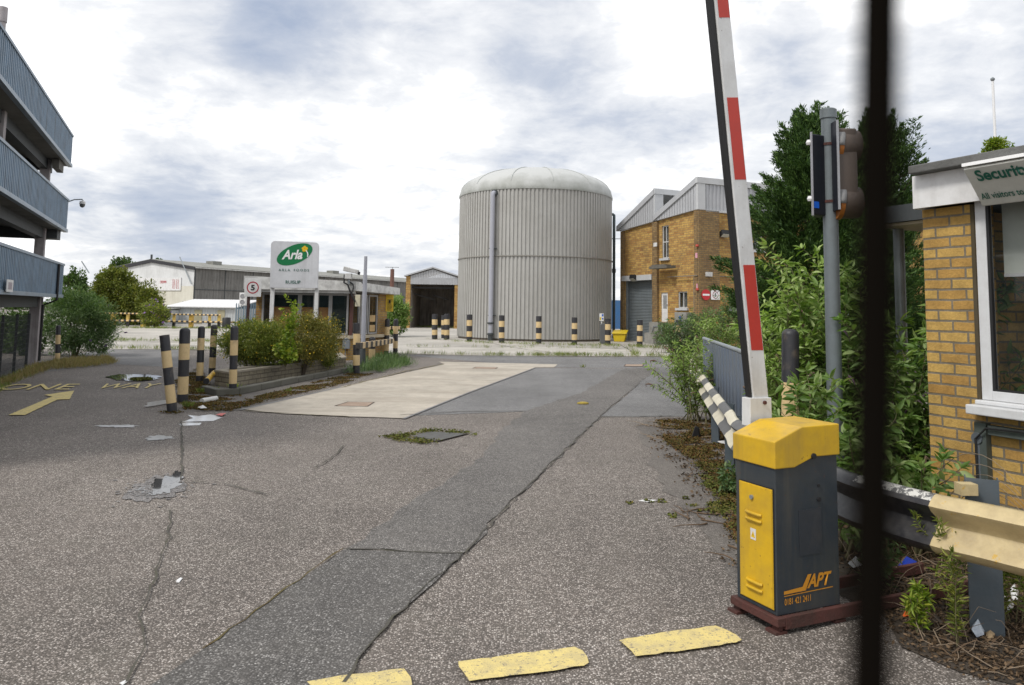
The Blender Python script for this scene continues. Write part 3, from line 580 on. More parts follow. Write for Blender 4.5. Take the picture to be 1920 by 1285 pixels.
a = gp(424, 616); o = MB().lathe([(.3, 0), (.3, .75), (.26, .8), (.05, .82)], 16).build('black_drum', plain('drum_black', (.015, .015, .015), .5), None, True, loc=(a.x, a.y, 0)); tag(o, 'short black post stub at the right end of the pipe railing', 'post')
# ---- gatehouse
GB = brick('gatehouse_brick', (.40, .25, .07), (.30, .15, .045), (.25, .20, .13), .235, .078)
FASW = paint('flaking_white', (.66, .66, .64), .7, (.10, .09, .09), .75, 3.2)
gc = gp(652, 676); gh = thing('gatehouse', 'small flat roofed gatehouse with peeling white fascia, boarded windows and brick base', 'gatehouse', (gc.x, gc.y, 0), math.radians(1.5))
gf = Fr(gc, math.radians(1.5)); zs = gf.hit(640, 628, 1, 0).z; zw = gf.hit(640, 549, 1, 0).z; xl = gf.hit(478, 600, 1, 0).x; zf = gf.hit(640, 516, 1, 0).z+.0
ang = math.radians(67); dd = Vector((math.cos(ang), math.sin(ang), 0)); sr = 1.75
def side(s, z, o=0.0): p = dd*s+Vector((dd.y, -dd.x, 0))*o; return (p.x, p.y, z)
mb = MB(); mb.box(xl, 0, 0, .2, 0, zs-.12); mb.prism([(0, 0, 0), side(sr+.6, 0), side(sr+.6, 0, -.2), (-.1, .2, 0)], (0, 0, zs-.12)); mb.build('wall', GB, gh)
mb = MB(); mb.prism([side(sr, 0), side(sr+.6, 0), side(sr+.6, 0, -.2), side(sr, 0, -.2)], (0, 0, zw)); 
mb2 = MB(); mb2.prism([side(sr, zs-.1, .003), side(sr+.6, zs-.1, .003), side(sr+.6, zs-.1, -.21), side(sr, zs-.1, -.21)], (0, 0, zw-zs+.1)); mb2.build('wall', GB, gh)
mb = MB(); mb.prism([(xl, -.12, zs-.12), (0.06, -.12, zs-.12), side(sr+.7, zs-.12, .12), side(sr+.7, zs-.12, -.1), (0, .25, zs-.12), (xl, .25, zs-.12)], (0, 0, .1)); mb.build('sill', paint('cream_sill', (.52, .45, .33), .8, (.25, .2, .14), .5, 3), gh)
fz0 = gf.hit(640, 545, 1, -.35).z; zf = gf.hit(560, 519, 1, -.35).z; zf2 = gf.hit(668, 528, 1, -.35).z
mb = MB(); rf = [(xl-.3, -.35), (.25, -.35)]; e = side(sr+.95, 0, .3); e2 = (e[0]-1.6, e[1]+.7)
mb.add([(xl-.3, -.35, fz0), (.25, -.35, fz0), (e[0], e[1], fz0-.06), (e2[0], e2[1], fz0), (xl-.3, 3.2, fz0), (xl-.3, -.35, zf), (.25, -.35, zf2), (e[0], e[1], zf2-.12), (e2[0], e2[1], zf2), (xl-.3, 3.2, zf)],
       [(0, 4, 3, 2, 1), (5, 6, 7, 8, 9), (0, 1, 6, 5), (1, 2, 7, 6), (2, 3, 8, 7), (3, 4, 9, 8), (4, 0, 5, 9)]); mb.build('fascia', FASW, gh)
mb = MB(); mb.box(xl-.25, .2, -.30, -.05, fz0-.09, fz0-.003); mb.build('fascia_board', WHTD, gh)
GLD = glass('dark_window', (.015, .028, .03), .22); ALU = paint('old_aluminium', (.38, .38, .38), .5, (.2, .18, .15), .4, 6, .4); PLY = paint('plywood', (.55, .28, .09), .8, (.25, .13, .05), .4, 1.5)
fb = fz0-.1
for (ua, ub, board) in ((492, 508, 0), (509, 559, 1), (563, 588, 1), (595, 617, 1), (620, 651, 0)):
    x0 = gf.hit(ua, 600, 1, .02).x; x1 = gf.hit(ub, 600, 1, .02).x; t = .05
    mb = MB(); mb.box(x0-.03, x0+.03, .0, .07, zs, fb); mb.box(x1-.03, x1+.03, .0, .07, zs, fb); mb.box(x0+.03, x1-.03, .0, .07, zs, zs+.05); mb.box(x0+.03, x1-.03, .0, .07, fb-.06, fb)
    wn = mb.build('window', ALU, gh); MB().box(x0+.031, x1-.031, .03, .036, zs+.051, fb-.061).build('pane', GLD, wn)
    if board: MB().box(x0+.031, x1-.031, .05, .065, zs+.051, zs+(fb-zs)*.66).build('board', PLY, wn)
for (sa_, sb_) in ((.12, .6), (.66, 1.1), (1.16, sr-.03)):
    mb = MB()
    for (p, q_, z0, z1) in ((sa_, sa_+.05, zs, fb), (sb_-.05, sb_, zs, fb), (sa_+.05, sb_-.05, zs, zs+.05), (sa_+.05, sb_-.05, fb-.06, fb)):
        mb.prism([side(p, z0, .0), side(q_, z0, .0), side(q_, z0, -.06), side(p, z0, -.06)], (0, 0, z1-z0))
    wn = mb.build('window', ALU, gh); mb = MB(); mb.prism([side(sa_+.051, zs+.051, -.03), side(sb_-.051, zs+.051, -.03), side(sb_-.051, zs+.051, -.036), side(sa_+.051, zs+.051, -.036)], (0, 0, fb-zs-.112)); mb.build('pane', GLD, wn)
    if sa_ > 1.1:
        for z in (.05, .38): mb = MB(); mb.prism([side(sa_+.12, zs+z+.03, -.02), side(sb_-.1, zs+z+.03, -.02), side(sb_-.1, zs+z+.03, -.025), side(sa_+.12, zs+z+.03, -.025)], (0, 0, .22)); mb.build('paper', paint('card', (.55, .38, .18), .8), wn)
MB().box(.01, .11, -.02, .08, zs-.01, fb).build('corner_post', paint('brown_post', (.09, .03, .025), .6), gh)
mb = MB(); mb.box(xl, -.3, 1.3, 1.35, zs-.2, fz0-.01); mb.build('inner_wall', paint('inner_teal', (.06, .10, .10), .8), gh)
MB().box(xl, .3, 2.9, 3.0, 0, fz0-.002).build('wall', GB, gh); MB().box(xl-.05, xl+.15, .21, 2.89, 0, fz0-.002).build('wall', GB, gh)
a = gf.hit(617, 636, 1, -.02); b_ = gf.hit(633, 656, 1, -.02); MB().box(a.x-.6, b_.x, -.03, -.005, b_.z, a.z).build('panel', WHT, gh)
a = gf.hit(644, 637, 1, -.02); b_ = gf.hit(656, 654, 1, -.02); mb = MB(); mb.box(a.x, b_.x, -.16, -.005, b_.z, a.z); mb.lathe([(.05, 0), (.07, .03), (.04, .06)], 12, ((a.x+b_.x)/2, -.1, a.z)); mb.cyl((a.x+.08, -.05, 0.1), (a.x+.08, -.05, b_.z), .015, n=6); mb.build('meter_box', paint('meter_grey', (.2, .22, .24), .5), gh, bevel=.015)
e3 = side(sr+.45, 0, .06); mb = MB(); z0, z1 = gf.hit(708, 584, 1, e3[1]).z, gf.hit(708, 552, 1, e3[1]).z
mb.box(e3[0]-.02, e3[0]+.24, e3[1]-.02, e3[1], z0, z1); yn = mb.build('notice', paint('yellow_notice', (.72, .5, .03), .5), gh)
mb = MB(); cxn = e3[0]+.11; mb.box(cxn-.03, cxn+.03, e3[1]-.025, e3[1]-.021, z1-.3, z1-.2)
for i in range(9): mb.box(e3[0]+.03, e3[0]+random.uniform(.15, .21), e3[1]-.025, e3[1]-.021, z0+.04+i*.045, z0+.055+i*.045)
mb.build('lettering', BLKM, yn)
# camera on the gatehouse roof edge
cpos = gf.hit(656, 552, 1, -.5); cw = gf.w(cpos.x, -.5, 0); t = thing('security_camera', 'white boxy pan camera on a bracket at the gatehouse corner', 'camera', (cw.x, cw.y, 0)); Yc = cw.y
def cq(u, v): p = yp(u, v, Yc); return Vector((p.x-cw.x, 0, p.z))
mb = MB(); c1, c2 = cq(645, 504), cq(672, 510); dx = (c2-c1); nrm = Vector((-dx.z, 0, dx.x)).normalized(); hh = .075
mb.prism([c1-nrm*hh+Vector((0, -.12, 0)), c2-nrm*hh+Vector((0, -.12, 0)), c2+nrm*hh*.8+Vector((0, -.12, 0)), c1+nrm*hh+Vector((0, -.12, 0))], (0, .24, 0)); mb.build('housing', WHTD, t, bevel=.02)
mb = MB(); c3 = c2-nrm*.04; mb.cyl(tuple(c3), tuple(c3+dx.normalized()*.06), .05, n=14); mb.build('lens', BLKM, t)
b1 = cq(654, 513); b2 = cq(653, 522); MB().box(b1.x-.11, b1.x+.1, -.1, .1, b2.z-.03, b1.z).build('pan_head', WHTD, t, bevel=.02)
b3 = cq(653, 530); mb = MB(); mb.cyl((b2.x, 0, b2.z), (b2.x+.03, 0, b3.z-.05), .035); mb.cyl((b2.x+.03, 0, b3.z), (b2.x+.2, .3, b3.z-.1), .03); mb.build('bracket', GALV, t, True)
mb = MB(); mb.tube([cq(646, 515), cq(645, 530), cq(652, 534), cq(656, 545), cq(660, 555), cq(666, 566)], .028, 8); mb.tube([cq(654, 528), cq(662, 533), cq(663, 540), cq(659, 552)], .02, 8); mb.build('cable', BLKM, t, True)
a = cq(669, 556); MB().box(a.x-.06, a.x+.09, .05, .15, a.z-.32, a.z+.05).build('junction_box', paint('cream_box', (.6, .56, .42), .6), t, bevel=.01)
# tall pole beside the gatehouse
a = gp(679, 690); zt = yp(685.5, 481, a.y).z; o = thing('lamp_pole', 'slim grey steel pole standing in front of the gatehouse corner', 'pole', (a.x, a.y, 0))
rr_ = 3.6/F*a.y; zm = yp(684, 516, a.y).z; GP = paint('pale_grey_pole', (.36, .37, .42), .5, (.2, .2, .2), .3, 5)
MB().cyl((0, 0, 0), (0, 0, zm), rr_*1.2, rr_*1.15, 16).build('pole', GP, o, True); MB().cyl((0, 0, zm), (0, 0, zt), rr_*.9, rr_*.85, 16).build('top_pole', GP, o, True)
MB().lathe([(rr_*1.5, 0), (rr_*1.5, .5), (rr_*1.25, .55), (rr_*1.2, .6)], 16).build('base_sleeve', DKST, o, True)
mb = MB(); mb.tube([(0, 0, yp(684, 540, a.y).z), (-.1, .1, yp(684, 530, a.y).z), (-.25, .3, yp(684, 524, a.y).z)], .014, 6); mb.build('cable', BLKM, o)
# ---- planter
PLB = brick('planter_stone', (.24, .21, .15), (.19, .165, .12), (.11, .095, .07), .30, .10, .012, .8)
COP = paint('coping', (.27, .24, .19), .9, (.12, .11, .08), .6, 4)
c = gp(428, 727); rgt = gp(648, 692); lft = gp(402, 723); bk = rgt+Vector((-.6, 2.0, 0)); bl = lft+Vector((.75, 3.2, 0)); ph = yp(428, 697, c.y).z
t = thing('planter', 'long low stone planter with a pale coping around yellow flowered shrubs', 'planter', (c.x, c.y, 0))
loc = [Vector((p.x-c.x, p.y-c.y)) for p in (lft, c, rgt, bk, bl)]
def offs(poly, d):
    out = []; n = len(poly)
    for i in range(n):
        a, b, e = poly[i-1], poly[i], poly[(i+1) % n]; d1 = (b-a).normalized(); d2 = (e-b).normalized(); n1 = Vector((-d1.y, d1.x)); n2 = Vector((-d2.y, d2.x)); m = (n1+n2); m = m/m.length_squared*2; out.append(b+m*d)
    return out
inn = offs(loc, .14); co = offs(loc, -.02); ci = offs(loc, .17)
def ring(o, i, z0, z1, m, name, tex=True):
    for k in range(5):
        a, b = o[k], o[(k+1) % 5]; L = (b-a).length; d = math.atan2(b.y-a.y, b.x-a.x); ia, ib = i[k]-a, i[(k+1) % 5]-a; R_ = Matrix.Rotation(-d, 2); ia = R_ @ ia; ib = R_ @ ib
        mb = MB(); mb.prism([(0, 0, z0), (L, 0, z0), (ib.x, ib.y, z0), (ia.x, ia.y, z0)], (0, 0, z1-z0)); mb.build(name, m, t, loc=(a.x, a.y, 0), rz=d, bevel=.008)
ring(loc, inn, 0, ph-.05, PLB, 'wall'); ring(co, ci, ph-.05, ph, COP, 'coping')
MB().add([(p.x, p.y, ph-.15) for p in offs(loc, .12)], [tuple(range(5))]).build('soil', SOIL, t)
KM = paint('kerb_concrete', (.125, .12, .10), .9, (.05, .05, .035), .6, 2)
mb = MB(); k0 = gp(376, 738); kp = [gp(376, 736), gp(405, 744), gp(450, 741), gp(560, 718), gp(662, 697)]
mb = MB()
for a, b in zip(kp[:-1], kp[1:]):
    a = a-k0; b = b-k0; d = (b-a).normalized(); nr = Vector((-d.y, d.x, 0))*.14; L = (b-a).length; n = max(1, round(L/.9))
    for i in range(n):
        p = a+d*(L*i/n+.008); q2 = a+d*(L*(i+1)/n-.008); h_ = .13+random.uniform(-.01, .01); mb.prism([p, q2, q2+nr, p+nr], (0, 0, h_))
o = mb.build('kerb', KM, None, loc=(k0.x, k0.y, 0), bevel=.02); o['kind'] = 'structure'
# ---- company sign
sl = gp(506, 684); Ys = sl.y; t = thing('company_sign', 'tall white company sign with green oval logo on two white posts', 'sign', (sl.x, Ys, 0))
def sq(u, v, y=0): p = yp(u, v, Ys+y); return Vector((p.x-sl.x, y, p.z))
for u0, u1 in ((504.5, 511.5), (588, 594.5)):
    a, b = sq(u0, 600), sq(u1, 600); zt = sq(u0, 539).z; MB().box(a.x, b.x, 0, .06, 0, zt).build('post', WHT, t, bevel=.006)
tl, trr, br, bl_ = sq(509.5, 452), sq(599, 455), sq(596.5, 541), sq(507, 540)
poly = []; rc = .12
for p, (ax, az) in ((bl_, (0, 0)), (br, (0, 0)), (trr, (-1, -1)), (tl, (1, -1))):
    if ax == 0: poly.append(p)
    else:
        for i in range(5):
            th_ = math.pi/2*i/4; cc = p+Vector((ax*rc, 0, az*rc)); poly.append(cc+Vector(((-ax)*rc*(math.cos(th_) if ax < 0 else math.sin(th_)), 0, rc*(math.sin(th_) if ax < 0 else math.cos(th_)))))
for p in poly: p.y = -.06
mb = MB(); mb.prism(poly, (0, .055, 0)); pan = mb.build('panel', paint('sign_white', (.62, .63, .66), .4, (.32, .32, .32), .4, 1.5, streak=.25), t, bevel=.006)
GRN = plain('logo_green', (.004, .17, .055), .45); GRT = plain('text_green', (.01, .10, .07), .5); WL = plain('logo_white', (.8, .8, .8), .5); YF = plain('logo_yellow', (.75, .48, .01), .5)
def onp(u, v, y=-.066): return sq(u, v, y)
def ell(cu, cv, a, b, rot, n=48): return [onp(cu+a*math.cos(t_)*math.cos(rot)-b*math.sin(t_)*math.sin(rot), cv-(a*math.cos(t_)*math.sin(rot)+b*math.sin(t_)*math.cos(rot))) for t_ in (2*math.pi*i/n for i in range(n))]
mb = MB(); pts = ell(552.4, 477.2, 35.5, 17.2, math.radians(22)); mb.prism(pts, (0, .004, 0)); lg = mb.build('logo', GRN, pan)
def stext(body, bl, br, tl, m, **k): O = onp(*bl, y=-.070); text_on(body, O, onp(*br, y=-.070)-O, onp(*tl, y=-.070)-O, m, parent=pan, **k)
stext('Arla', (528, 487), (567, 486.3), (529, 469), WL, bold=.03, shear=.25)
stext('ARLA', (522.5, 508.5), (544, 508.8), (522.5, 504), GRT, bold=.01, space=1.5); stext('FOODS', (551, 508.9), (579.5, 509.3), (551, 504.4), GRT, bold=.01, space=1.5)
stext('RUISLIP', (535.5, 532), (563.5, 532.3), (535.5, 526), GRT, bold=.012)
mb = MB(); cu, cv = 571.5, 467
for i in range(5):
    an = math.radians(72*i+20); q_ = [onp(cu+3.2*math.cos(an)+2.9*math.cos(x), cv-3.2*math.sin(an)-2.6*math.sin(x), -.071) for x in (2*math.pi*j/10 for j in range(10))]
    for p in q_: p.y -= i*.0006
    mb.add(q_, [tuple(range(10))])
mb.build('flower_emblem', YF, pan)
mb = MB(); st = [(574, 469), (577.5, 473.5), (578.3, 478), (577.3, 482), (575.5, 482), (576.2, 477.5), (575.2, 473.5), (573, 470)]; mb.add([onp(u, v, -.0745) for u, v in st], [tuple(range(8))]); mb.build('stem_emblem', WL, pan)
# ---- 5 mph sign on brown post
def speed_sign(t, P, Yp, u0, u1, v0, v1, parent_panel=None, sc_=1.0):
    def q(u, v, y): p = yp(u, v, Yp+y); return Vector((p.x-P.x, y, p.z))
    a, b = q(u0, v1, -.03), q(u1, v0, -.03); MB_ = MB(); MB_.box(a.x, b.x, -.03, -.01, a.z, b.z); pn = MB_.build('panel', WHT, t, bevel=.004)
    cx_, cz_ = (a.x+b.x)/2, (a.z+b.z)/2; r = (b.x-a.x)*.36
    mb = MB(); n = 40; vs = [(cx_+rr*math.cos(2*math.pi*i/n), -.034, cz_+rr*math.sin(2*math.pi*i/n)) for rr in (r, r*.82) for i in range(n)]; mb.add(vs, [(i, (i+1) % n, n+(i+1) % n, n+i) for i in range(n)]); mb.build('ring', plain('sign_ring_red', (.38, .02, .035), .5), pn)
    text_on('5', (cx_-r*.32, -.034, cz_-r*.46), (r*.64, 0, 0), (0, 0, r*.92), BLKM, parent=pn, bold=.03)
    return pn
a = gp(464, 680); t = thing('speed_sign', 'white square speed limit five sign on a dark brown post behind the shrubs', 'sign', (a.x, a.y, 0))
x0 = yp(461.5, 590, a.y).x-a.x; x1 = yp(466.5, 590, a.y).x-a.x; MB().box(x0, x1, 0, .07, 0, yp(464, 545, a.y).z).build('post', paint('brown_post2', (.045, .016, .014), .6), t, bevel=.005)
speed_sign(t, a, a.y, 457.5, 490.5, 522.5, 556.5)
# ================================================================ middle: tank, open shed, brick building
TANKM = paint('tank_cladding', (.40, .395, .375), .55, (.27, .26, .23), .4, .5, .1, streak=.12, bmp=.02)
fr0 = gp(1003, 641); RT = .0995*(fr0.y/(1-.0995)); TC = Vector((fr0.x*(1+.11), fr0.y+RT, 0)); TC.x = xat(1002, TC.y, 2)
zr = yp(1003, 350, fr0.y).z; za = yp(1003, 320.5, TC.y).z
print('TANK', fr0, RT, TC, zr, za)
tk = thing('storage_tank', 'huge pale grey ribbed round tank with a domed top', 'storage tank', TC)
mb = MB(); n = 128; prof = []
for i in range(n):
    a0 = 2*math.pi*i/n; q_ = 2*math.pi/n
    w = (.50, .38, .44)[i % 3]
    for f_, r in ((0, RT-.055), (w*.9, RT-.055), (w, RT), (.93, RT)): prof.append((r*math.cos(a0+f_*q_), r*math.sin(a0+f_*q_)))
zm = yp(1003, 480, fr0.y).z
for z0, z1 in ((.12, zm), (zm+.03, zr)):
    k = len(prof); mb.add([(x, y, z0) for x, y in prof]+[(x, y, z1) for x, y in prof], [(i, (i+1) % k, k+(i+1) % k, k+i) for i in range(k)])
mb.build('wall', TANKM, tk)
MB().lathe([(RT-.08, .0), (RT-.08, .12), (RT-.09, zr)], 96).build('lining', paint('seam_dark', (.12, .10, .08), .8), tk)
mb = MB(); mb.lathe([(RT+.04, zm-.02), (RT+.04, zm+.03), (RT-.05, zm+.06)], 128); mb.build('seam', paint('seam_grey', (.24, .23, .21), .7), tk)
hd = za-zr; dp = [(RT+.03, zr-.10), (RT+.04, zr-.0), (RT+.0, zr+.12)]
for i in range(1, 11):
    t_ = i/10*math.pi/2; dp.append(((RT+.0)*math.cos(t_)**.98 if i < 10 else .05, zr+.12+(hd-.12)*math.sin(t_)))
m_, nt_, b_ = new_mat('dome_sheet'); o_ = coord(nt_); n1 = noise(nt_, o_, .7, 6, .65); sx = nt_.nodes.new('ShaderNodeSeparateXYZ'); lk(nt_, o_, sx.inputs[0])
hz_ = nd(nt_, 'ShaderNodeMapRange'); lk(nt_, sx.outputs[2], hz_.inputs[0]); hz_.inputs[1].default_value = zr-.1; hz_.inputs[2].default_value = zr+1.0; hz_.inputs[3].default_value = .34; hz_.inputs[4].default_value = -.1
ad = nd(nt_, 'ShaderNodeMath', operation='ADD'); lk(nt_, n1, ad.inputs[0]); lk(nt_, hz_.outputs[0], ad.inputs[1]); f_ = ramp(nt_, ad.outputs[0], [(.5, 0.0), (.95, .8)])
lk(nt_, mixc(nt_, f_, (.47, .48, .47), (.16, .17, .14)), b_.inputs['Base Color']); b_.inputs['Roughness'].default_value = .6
MB().lathe(dp, 96).build('dome', m_, tk, True)
for i in range(12):
    a0 = 2*math.pi*(i+.35)/12; pts = [(r*math.cos(a0), r*math.sin(a0), z+.015) for r, z in dp[3:]]; MB().tube(pts, .022, 6).build('dome_rib', paint('dome_rib', (.40, .42, .41), .6), tk, True)
MB().lathe([(.45, za-.05), (.45, za+.06), (.4, za+.1), (.1, za+.12)], 20).build('hatch', GALV, tk)
# external pipes (part of the tank)
def tpipe(u, v0, v1, rad, mat, side_):
    # vertical pipe just outside the wall
    if side_ == 'front':
        d = ray(u, 500); dx, dy = d.x/d.y, 1; # solve |(x,y)-TC| = RT+rad+.12
        aa = dx*dx+1; bb = -2*(dx*TC.x+TC.y); cc = TC.x**2+TC.y**2-(RT+rad+.12)**2; Y = (-bb-math.sqrt(bb*bb-4*aa*cc))/(2*aa)
    else: Y = TC.y+.5
    top = yp(u, v0, Y); x = xat(u, Y, 3); z1 = top.z; p = Vector((x-TC.x, Y-TC.y, 0)); inn = -p.normalized()*(rad+.2)
    z0 = .05; mb = MB(); mb.cyl((p.x, p.y, z0), (p.x, p.y, z1-.12), rad, n=18); pts = [Vector((p.x, p.y, z1-.13)), Vector((p.x, p.y, z1)), Vector((p.x, p.y, z1+.05))+inn*.25, Vector((p.x, p.y, z1+.06))+inn]
    mb.tube(pts, rad, 14); pp = mb.build('pipe', mat, tk, True)
    return p, z1, pp
p, z1, pp = tpipe(921, 363, 635, .125, paint('pale_pipe', (.36, .37, .42), .5, (.3, .3, .3), .3, 4), 'front')
for z in (.95, .35): MB().lathe([(.17, -.05), (.18, 0), (.17, .05)], 16, (p.x, p.y, z)).build('coupling', DKST, pp)
MB().cyl((p.x, p.y, 0), (p.x, p.y, .42), .135, n=16).build('lower_sleeve', DKST, pp)
for z in (z1*.62, 1.35): MB().box(p.x-.16, p.x+.28, p.y-.02, p.y+.18, z, z+.05).build('clamp', DKST, pp)
inn = -p.normalized(); MB().cyl(tuple(Vector((p.x, p.y, z1+.06))+inn*.12), tuple(Vector((p.x, p.y, z1+.06))+inn*.5), .19, n=16).build('flange', DKST, pp)
p, z1, pp = tpipe(1151, 404, 630, .09, paint('dark_pipe', (.06, .09, .10), .4), 'side')
for z in (z1*.55,): MB().lathe([(.12, -.12), (.12, .12)], 14, (p.x, p.y, z)).build('coupling', DKST, pp)
for v in (447, 490):
    z = yp(1151, v, TC.y).z; MB().box(p.x-.8, p.x+.02, p.y-.02, p.y+.02, z, z+.05).build('clamp', DKST, pp)
MB().box(p.x-1, p.x+1.1, p.y-.03, p.y+.03, yp(1151, 447, TC.y).z, yp(1151, 447, TC.y).z+.03).build('clamp', DKST, pp)
# yellow bin and grey tub, sign by the tank
a = gp(1149, 641); o = thing('grit_bin', 'yellow grit bin at the right foot of the tank', 'bin', (a.x, a.y, 0), -.25); w_ = (gp(1172, 641)-a).x; h = yp(1160, 622, a.y).z
YB = paint('bin_yellow', (.62, .45, .01), .5, (.3, .2, .02), .3, 4); mb = MB(); mb.add([(.06, .05, 0), (w_-.1, .05, 0), (w_-.1, .8, 0), (.06, .8, 0), (0, 0, h*.75), (w_, 0, h*.75), (w_, .9, h*.75), (0, .9, h*.75)], [(0, 3, 2, 1), (4, 5, 6, 7), (0, 1, 5, 4), (1, 2, 6, 5), (2, 3, 7, 6), (3, 0, 4, 7)]); mb.build('body', YB, o, bevel=.03)
mb = MB(); mb.prism([(-.05, -.06, h*.76), (w_+.05, -.06, h*.76), (w_+.05, .95, h*1.02), (-.05, .95, h*1.02)], (0, 0, .07)); mb.build('lid', YB, o, bevel=.02)
a = gp(1131, 645); h = yp(1131, 606, a.y).z; mb = MB(); pts = [(-.14, 0, .02), (-.14, 0, h-.12), (-.08, 0, h-.02), (.06, 0, h-.02), (.14, 0, h-.1), (.14, 0, .02)]; mb.prism(pts, (0, .3, 0)); o = mb.build('grey_cabinet', paint('tub_grey', (.10, .105, .11), .5), None, loc=(a.x-.02, a.y-.1, 0), bevel=.03); tag(o, 'slim grey round topped cabinet against the tank by the yellow bin', 'cabinet')
a = yp(1124, 602, gp(1131, 645).y); b = yp(1132, 588, a.y); t = thing('safety_sign', 'small blue and yellow safety sign above the slim grey cabinet', 'sign', (a.x, a.y, a.z)); w_, h_ = b.x-a.x, b.z-a.z
MB().box(0, w_, 0, .02, 0, h_).box(w_/2-.02, w_/2+.02, .021, .05, -a.z, h_*.9).build('panel', WHT, t); MB().box(w_*.08, w_*.42, -.004, -.001, h_*.1, h_*.5).build('yellow_patch', YB, t)
mb = MB(); mb.cyl((w_*.74, -.004, h_*.3), (w_*.74, -.001, h_*.3), w_*.2, n=16); mb.box(w_*.56, w_*.92, -.004, -.001, h_*.6, h_*.92); mb.build('blue_patch', plain('sign_blue', (.01, .09, .42), .5), t)
# ---- open fronted shed left of the tank
BRK = brick('building_brick', (.50, .31, .085), (.24, .10, .03), (.22, .17, .10), .36, .12, .012, .5, 3.2)
GCL = paint('grey_cladding', (.44, .45, .47), .5, (.28, .28, .28), .35, .8, .1, streak=.2)
a = gp(759, 612); Y = a.y*.92; a = Vector((xat(759, Y), Y, 0))
t = thing('open_shed', 'open fronted brick shed with pale grey gable left of the tank', 'shed', (a.x, Y, 0))
def oq(u, v): p = yp(u, v, Y); return p.x-a.x, p.z
ze = oq(760, 518)[1]; zb = oq(768, 533)[1]; px_, zp = oq(812, 503); xr_ = px_*2; pw = oq(768, 600)[0]
MB().box(0, pw, 0, 9, 0, ze).build('wall', BRK, t); MB().box(xr_-pw, xr_, 0, 9, 0, ze).build('wall', BRK, t)
mb = MB(); mb.corr((pw, -.02), (xr_, -.02), zb, zb+.01, .3, .02); mb = MB()
n = 30
for i in range(n):
    x0 = pw+(xr_-pw)*i/n; x1 = pw+(xr_-pw)*(i+1)/n-.03; f = lambda x: ze+(zp-ze)*(1-abs(x-px_)/px_)-.1
    mb.prism([(x0, -.05, zb), (x1, -.05, zb), (x1, -.05, f(x1)), (x0, -.05, f(x0))], (0, .03, 0))
mb.box(pw, xr_, -.019, .0, zb+.01, ze-.1); mb.build('gable', GCL, t)
mb = MB(); mb.prism([(-.15, -.2, ze-.05), (px_, -.2, zp), (px_, -.2, zp+.12), (-.15, -.2, ze+.07)], (0, 9.5, 0)); mb.prism([(xr_+.15, -.2, ze-.05), (px_+.001, -.2, zp), (px_+.001, -.2, zp+.12), (xr_+.15, -.2, ze+.07)], (0, 9.5, 0)); mb.build('roof', GCL, t)
DG = paint('shed_interior', (.30, .275, .25), .9, (.06, .055, .05), .6, 1.0, streak=.8)
mb = MB(); mb.corr((pw+.01, 7), (xr_-pw-.01, 7), 0, ze-.1, .5, .06, nrm=(0, -1)); mb.build('back_wall', DG, t); MB().box(pw+.001, pw+.06, .3, 7, 0, zb).build('lining', DG, t)
mb = MB(); mb.tube([(pw+.2, .8, zb-.8), (pw+2, .8, zb-1.3), (px_, .8, zb-.9), (xr_-1, .8, zb-1.3)], .05, 6); mb.box(pw, xr_-pw, .5, .7, zb-.35, zb-.2); mb.box(pw, xr_-pw, 3, 3.2, zb-.3, zb-.15); mb.build('cable_tray', BLKM, t)
# ---- brick building with saw tooth roof
pc = gp(1313, 650); bf = Fr(pc, PHI); bb = thing('brick_building', 'tall yellow brick building with pale saw tooth roof and grey roller door', 'building', (pc.x, pc.y, 0), PHI)
xe_ = bf.hit(1163, 560, 1, 0).x; zc = bf.hit(1311, 394, 1, 0).z; zl_ = bf.hit(1165, 433, 1, 0).z; zc = (zc+zl_)/2; xmid = bf.hit(1232, 420, 1, 0).x
zc1, zc2 = bf.hit(1311, 393, 1, 0).z, bf.hit(1165, 434, 1, 0).z
zpk2 = bf.hit(1313, 333, 1, 0).z; zpk1 = bf.hit(1232, 355, 1, 0).z
print('BRK', pc, xe_, xmid, zc1, zc2, zpk1, zpk2)
zc = min(zc1, zc2); zs1, zs2 = zc2, zc1
YD = 26
# openings on the facade y=0: roller door, tall window, door, window
def fx(u, v, y=0): p = bf.hit(u, v, 1, y); return p.x, p.z
rd0, rdz = fx(1172, 527); rd1 = fx(1225, 640)[0]; rdz = fx(1200, 525)[1]
tw0, twt = fx(1241, 424); tw1, twb = fx(1254, 484); d0, dt = fx(1239, 549); d1, db_ = fx(1252, 604); w0, wt = fx(1271, 547); w1, wb = fx(1289, 578)
op = [(rd0, rd1, 0, rdz), (tw0, tw1, twb, twt), (d0, d1, db_, dt), (w0, w1, wb, wt)]
def wall_with_holes(mb, x0, x1, z0, z1f, ops, to3, th):
    xs = sorted(set([x0, x1]+[o[0] for o in ops]+[o[1] for o in ops]))
    for a, b in zip(xs[:-1], xs[1:]):
        cov = sorted([(o[2], o[3]) for o in ops if o[0] <= a+1e-6 and o[1] >= b-1e-6]); z = z0
        for c_, d_ in cov+[(None, None)]:
            ta, tb = (c_, c_) if c_ is not None else (z1f(a), z1f(b))
            if ta-z > .01:
                mb.prism([to3(a, z, 0), to3(b, z, 0), to3(b, tb, 0), to3(a, ta, 0)], Vector(to3(0, 0, th))-Vector(to3(0, 0, 0)))
            z = d_
zt_f = lambda x: zc2+(zc1-zc2)*(x-xe_)/(0-xe_)
mb = MB(); wall_with_holes(mb, xe_, 0, 0, zt_f, op, lambda x, z, o: (x, o, z), .3); mb.build('wall', BRK, bb)
